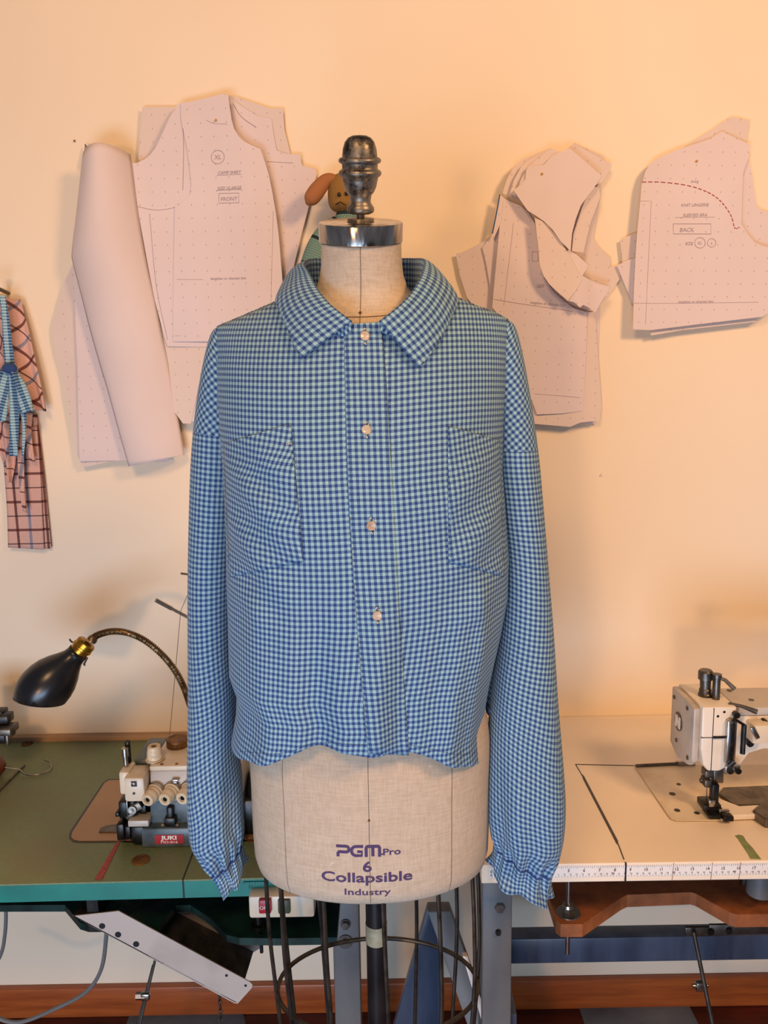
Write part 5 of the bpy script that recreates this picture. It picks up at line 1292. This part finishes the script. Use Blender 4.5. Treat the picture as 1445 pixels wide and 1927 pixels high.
# --- right cluster
sheet([(1278, 282), (1300, 268), (1335, 247), (1355, 233), (1374, 222), (1392, 224), (1410, 230), (1407, 248), (1404, 267), (1358, 330)], 'pattern corner rising behind the back pattern at the right edge', .008, 'paper_b', lambda a, c: .006 * c)
sheet([(1408, 300), (1412, 315), (1415, 331), (1419, 360), (1423, 388), (1432, 396), (1445, 400), (1480, 404), (1480, 560), (1430, 560), (1390, 420), (1385, 330)], 'pattern sheet with notched edge right behind the back pattern at the right edge', .010, 'paper', lambda a, c: .006 * a)
sheet([(1166, 452), (1183, 444), (1203, 436), (1205, 540), (1200, 568), (1186, 570), (1172, 510)], 'small pattern corner showing left of the back pattern', .008, 'paper_b', lambda a, c: .004)
sheet([(1160, 500), (1180, 490), (1205, 482), (1205, 575), (1190, 572), (1174, 535)], 'second small pattern corner low left of the back pattern', .014, 'paper', lambda a, c: .004)
sheet([(1215, 590), (1222, 632), (1280, 622), (1420, 606), (1430, 560)], 'lower sheet edge showing under the back pattern', .014, 'paper_b', lambda a, c: .014 * (1 - c))
o, sf = sheet([(1211, 331), (1214, 322), (1222, 310), (1231, 302), (1244, 295), (1274, 282), (1305, 272), (1335, 262), (1358, 247), (1412, 273), (1410, 285), (1408, 297), (1402, 312), (1397, 327), (1395, 370), (1393, 422), (1404, 441), (1417, 457), (1430, 463), (1445, 467), (1480, 472), (1480, 560), (1450, 585), (1430, 597), (1404, 600), (1310, 611), (1222, 622), (1188, 621), (1190, 550), (1194, 478), (1198, 430), (1203, 383), (1206, 350)],
              'back pattern with a red dashed curve, marked BACK, at the right edge', .024, 'paper', lambda a, c: .014 * (1 - c) + .006 * (a - .5) ** 2, rot=.02)
pen(o, sf, seq(wtext(sf, 'KNIT LINGERIE', 1308, 388, .0085), wtext(sf, 'SLEEVED BRA', 1308, 407, .0085), wline(sf, [(1270, 409), (1345, 408)], .0003, 2), wtext(sf, 'BACK', 1292, 436, .0115), rect(sf, 1267, 421, 1338, 440), wtext(sf, 'SIZE', 1296, 461, .0085), circ(sf, 1317, 457, 10), wtext(sf, 'XL', 1316, 460, .008), circ(sf, 1339, 457, 8), wtext(sf, 'L', 1339, 460, .008),
                 wtext(sf, 'lengthen or shorten line', 1308, 570, .0075), wline(sf, [(1192, 571), (1270, 571), (1425, 569)], .0003, 2), wline(sf, [(1205, 378), (1226, 378), (1213, 610)], .0003, 1), wtext(sf, 'lining', 1308, 343, .0075)))
arc = catmull([at_y(u, v, WY - .03) for u, v in ((1209, 342), (1240, 342), (1274, 345), (1305, 351), (1330, 360), (1350, 372), (1365, 388), (1377, 408), (1383, 429), (1393, 427))], 8)
b = B()
for i in range(0, len(arc) - 2, 3):
    add_tube(b, [Vector((p.x, sf(p.x, p.z) - .0006, p.z)) for p in arc[i:i + 3]], .0008, 5)
tag(obj('dashed_curve', b, 'red_pen', o), 'red dashed curve')
q_ = at_y(1311, 303, WY - .04); pin(1311, 303, sf(q_.x, q_.z) + .002, 'yellow pin in the back pattern at the right edge')

# ------------------------------------------------------------------ fabric scraps at the left edge
FG = 'fabric scraps hanging at the left edge'
def cloth(L_, R_, off, mat, label, name='fabric_scrap', fold=.006, nf=3, rot=0.0, cat='fabric', n=16, ph=0.0, bul=.01):
    a_, c_ = catmull([at_y(u, v, WY - off) for u, v in L_], 8), catmull([at_y(u, v, WY - off) for u, v in R_], 8)
    P, UV = [], []
    for i in range(len(a_)):
        row, ur = [], []; t = i / (len(a_) - 1)
        for j in range(n + 1):
            q_ = j / n; p = a_[i].lerp(c_[i], q_)
            row.append(Vector((p.x, p.y - fold * sin(nf * 2 * pi * q_ + ph + 2 * t) - bul * sin(pi * q_), p.z))); ur.append((p.x * cos(rot) - p.z * sin(rot), p.x * sin(rot) + p.z * cos(rot)))
        P.append(row); UV.append(ur)
    o = obj(name, grid(P, UV), mat, None, smooth=180, solid=.0008)
    return tag(o, label, cat, FG)
cloth([(60, 780), (64, 850), (72, 940), (82, 1033)], [(70, 780), (82, 880), (90, 960), (97, 1032)], .008, 'plaid', 'narrow pink plaid strip at the back right of the hanging fabric scraps', fold=.001, nf=1, bul=.002)
cloth([(2, 820), (8, 880), (14, 960), (16, 1030)], [(72, 800), (76, 870), (80, 960), (84, 1034)], .014, 'plaid', 'long straight pink plaid strip hanging lowest at the left edge', fold=.002, nf=1, bul=.004)
cloth([(-40, 562), (-30, 620), (-20, 680), (0, 730), (30, 755), (60, 768)], [(38, 563), (53, 612), (62, 645), (70, 676), (81, 722), (91, 774)], .022, 'plaid', 'gathered pink plaid scrap with diagonal checks at the top of the left edge', fold=.011, nf=2, rot=.75, bul=.022)
cloth([(-20, 780), (-5, 830), (8, 870), (20, 905)], [(30, 780), (34, 830), (30, 880), (24, 908)], .030, 'plaid', 'short ruffled pink plaid scrap behind the blue tails', fold=.006, nf=2, rot=.4)
cloth([(30, 780), (34, 850), (38, 910), (44, 960)], [(44, 780), (46, 850), (48, 920), (52, 964)], .034, 'plaid', 'thin twisted pink plaid scrap ending in a point', fold=.004, nf=1, rot=.2)
cloth([(46, 775), (50, 810), (52, 840), (58, 866)], [(62, 775), (60, 810), (64, 845), (68, 868)], .030, 'plaid', 'small frayed pink plaid scrap right of the blue tails', fold=.004, nf=1, rot=.5)
tie = thing('fabric_tie', at_y(15, 850, WY - .06), 'blue striped gingham tie knotted into a bow over the pink scraps', 'fabric', FG)
def tiepart(L_, R_, off, name, **kw):
    o = cloth(L_, R_, off, 'gingham_tie', None, name, **kw)
    for k in ('label', 'category', 'group'):
        if k in o: del o[k]
    dlt = ORG[o.name] - ORG[tie.name]
    o.parent = tie; o.location = dlt
    return o
tiepart([(-2, 556), (4, 600), (6, 650), (10, 692)], [(10, 556), (18, 600), (24, 650), (29, 690)], .060, 'strap', fold=.001, nf=1, bul=.003)
tiepart([(-12, 700), (-14, 740), (-6, 775), (0, 795)], [(14, 695), (18, 730), (16, 770), (14, 792)], .064, 'bow_loop', fold=.004, nf=1, rot=.3, bul=.012)
tiepart([(20, 690), (30, 720), (35, 750), (36, 778)], [(34, 700), (50, 725), (60, 750), (65, 774)], .066, 'bow_loop', fold=.004, nf=1, rot=-.3, bul=.014)
tiepart([(14, 695), (18, 750), (19, 810), (18, 858)], [(34, 695), (37, 750), (36, 810), (34, 858)], .062, 'tail', fold=.002, nf=1, bul=.004)
tiepart([(38, 770), (42, 800), (42, 830), (41, 857)], [(50, 770), (50, 800), (48, 830), (45, 857)], .058, 'tail', fold=.001, nf=1, bul=.003)
b = B(); p = at_y(18, 693, WY - .075); bmesh.ops.create_uvsphere(b, u_segments=16, v_segments=10, radius=.014, matrix=Matrix.Translation(p) @ Matrix.Diagonal((1.1, .8, .8, 1)))
o = obj('knot', b, 'gingham_tie', tie)
b = B(); p = at_y(8, 553, WY - .02); add_cyl(b, Vector((p.x, WY, p.z + .004)), Vector((p.x, WY - .075, p.z + .010)), .004); add_cyl(b, Vector((p.x, WY - .075, p.z + .010)), Vector((p.x, WY - .080, p.z + .012)), .008)
tag(obj('wall_peg', b, 'steel_d'), 'small peg in the wall carrying the fabric scraps', 'peg')

# ------------------------------------------------------------------ stuffed toy behind the neck
YT = 1.62
toy = thing('stuffed_toy', at_y(625, 480, YT), 'stuffed toy with orange ear and mustard face in teal tweed behind the dress form neck', 'toy')
def blob(pts, radii, Y0=None, n=16):
    b = B(); c = catmull(pts, 6); m = len(c); rr = [max(.001, sinterp([(i * 6, r) for i, r in enumerate(radii)], min(k, (len(radii) - 1) * 6))) for k in range(m)]
    add_tube(b, c, rr, n); return b
obj('ear', blob([at_y(u, v, YT - .01) for u, v in ((634, 338), (624, 336), (613, 340), (602, 352), (592, 365), (583, 377), (577, 385))], [.006, .010, .013, .0155, .0165, .0135, .003]), 'knit_o', toy, smooth=180)
obj('head', blob([at_y(u, v, YT) for u, v in ((650, 328), (648, 336), (646, 352), (645, 370), (646, 390), (647, 400))], [.006, .022, .029, .030, .026, .010], n=20), 'knit_m', toy, smooth=180)
b = B()
for u, v in ((638, 366), (652, 364)):
    p = at_y(u, v, YT - .031); bmesh.ops.create_uvsphere(b, u_segments=10, v_segments=8, radius=.004, matrix=Matrix.Translation(p))
obj('eyes', b, 'black', toy)
b = B(); add_tube(b, [at_y(631, 385, YT - .026), at_y(640, 380, YT - .031), at_y(650, 386, YT - .030)], .0010, 6); obj('mouth', b, 'black', toy)
def tube_cloth(pts, radii, name):
    c = catmull([at_y(*p) for p in pts], 8); P, UV = [], []; d = 0
    for i, p in enumerate(c):
        if i: d += (p - c[i - 1]).length
        t = (c[min(i + 1, len(c) - 1)] - c[max(i - 1, 0)]).normalized(); x = t.cross(Vector((0, 1, 0))).normalized(); y = t.cross(x)
        r = sinterp([(k * 8, q_) for k, q_ in enumerate(radii)], min(i, (len(radii) - 1) * 8)); P.append([p + (x * cos(2 * pi * k / 20) + y * sin(2 * pi * k / 20) * .7) * r for k in range(21)]); UV.append([(k / 20 * 6.28 * r, d) for k in range(21)])
    return obj(name, grid(P, UV), 'tweed', toy, smooth=180)
tube_cloth([(652, 400, YT), (652, 440, YT), (650, 490, YT), (646, 560, YT)], [.020, .034, .046, .04], 'body')
tube_cloth([(634, 412, YT - .02), (616, 434, YT - .02), (600, 466, YT - .02), (586, 510, YT - .02), (578, 560, YT - .02)], [.008, .018, .024, .024, .015], 'arm')
# a few nail marks in the plaster
for u, v, lab in ((1131, 893, 'small white nail stub in the wall right of the shirt'), (141, 266, 'tiny dark nail in the wall above the rolled paper')):
    p = at_y(u, v, WY); b = B(); add_cyl(b, p + Vector((0, .001, 0)), p - Vector((0, .005, 0)), .0026 if u > 500 else .0014, n=10); tag(obj('nail', b, 'white_txt' if u > 500 else 'blackm'), lab, 'nail')
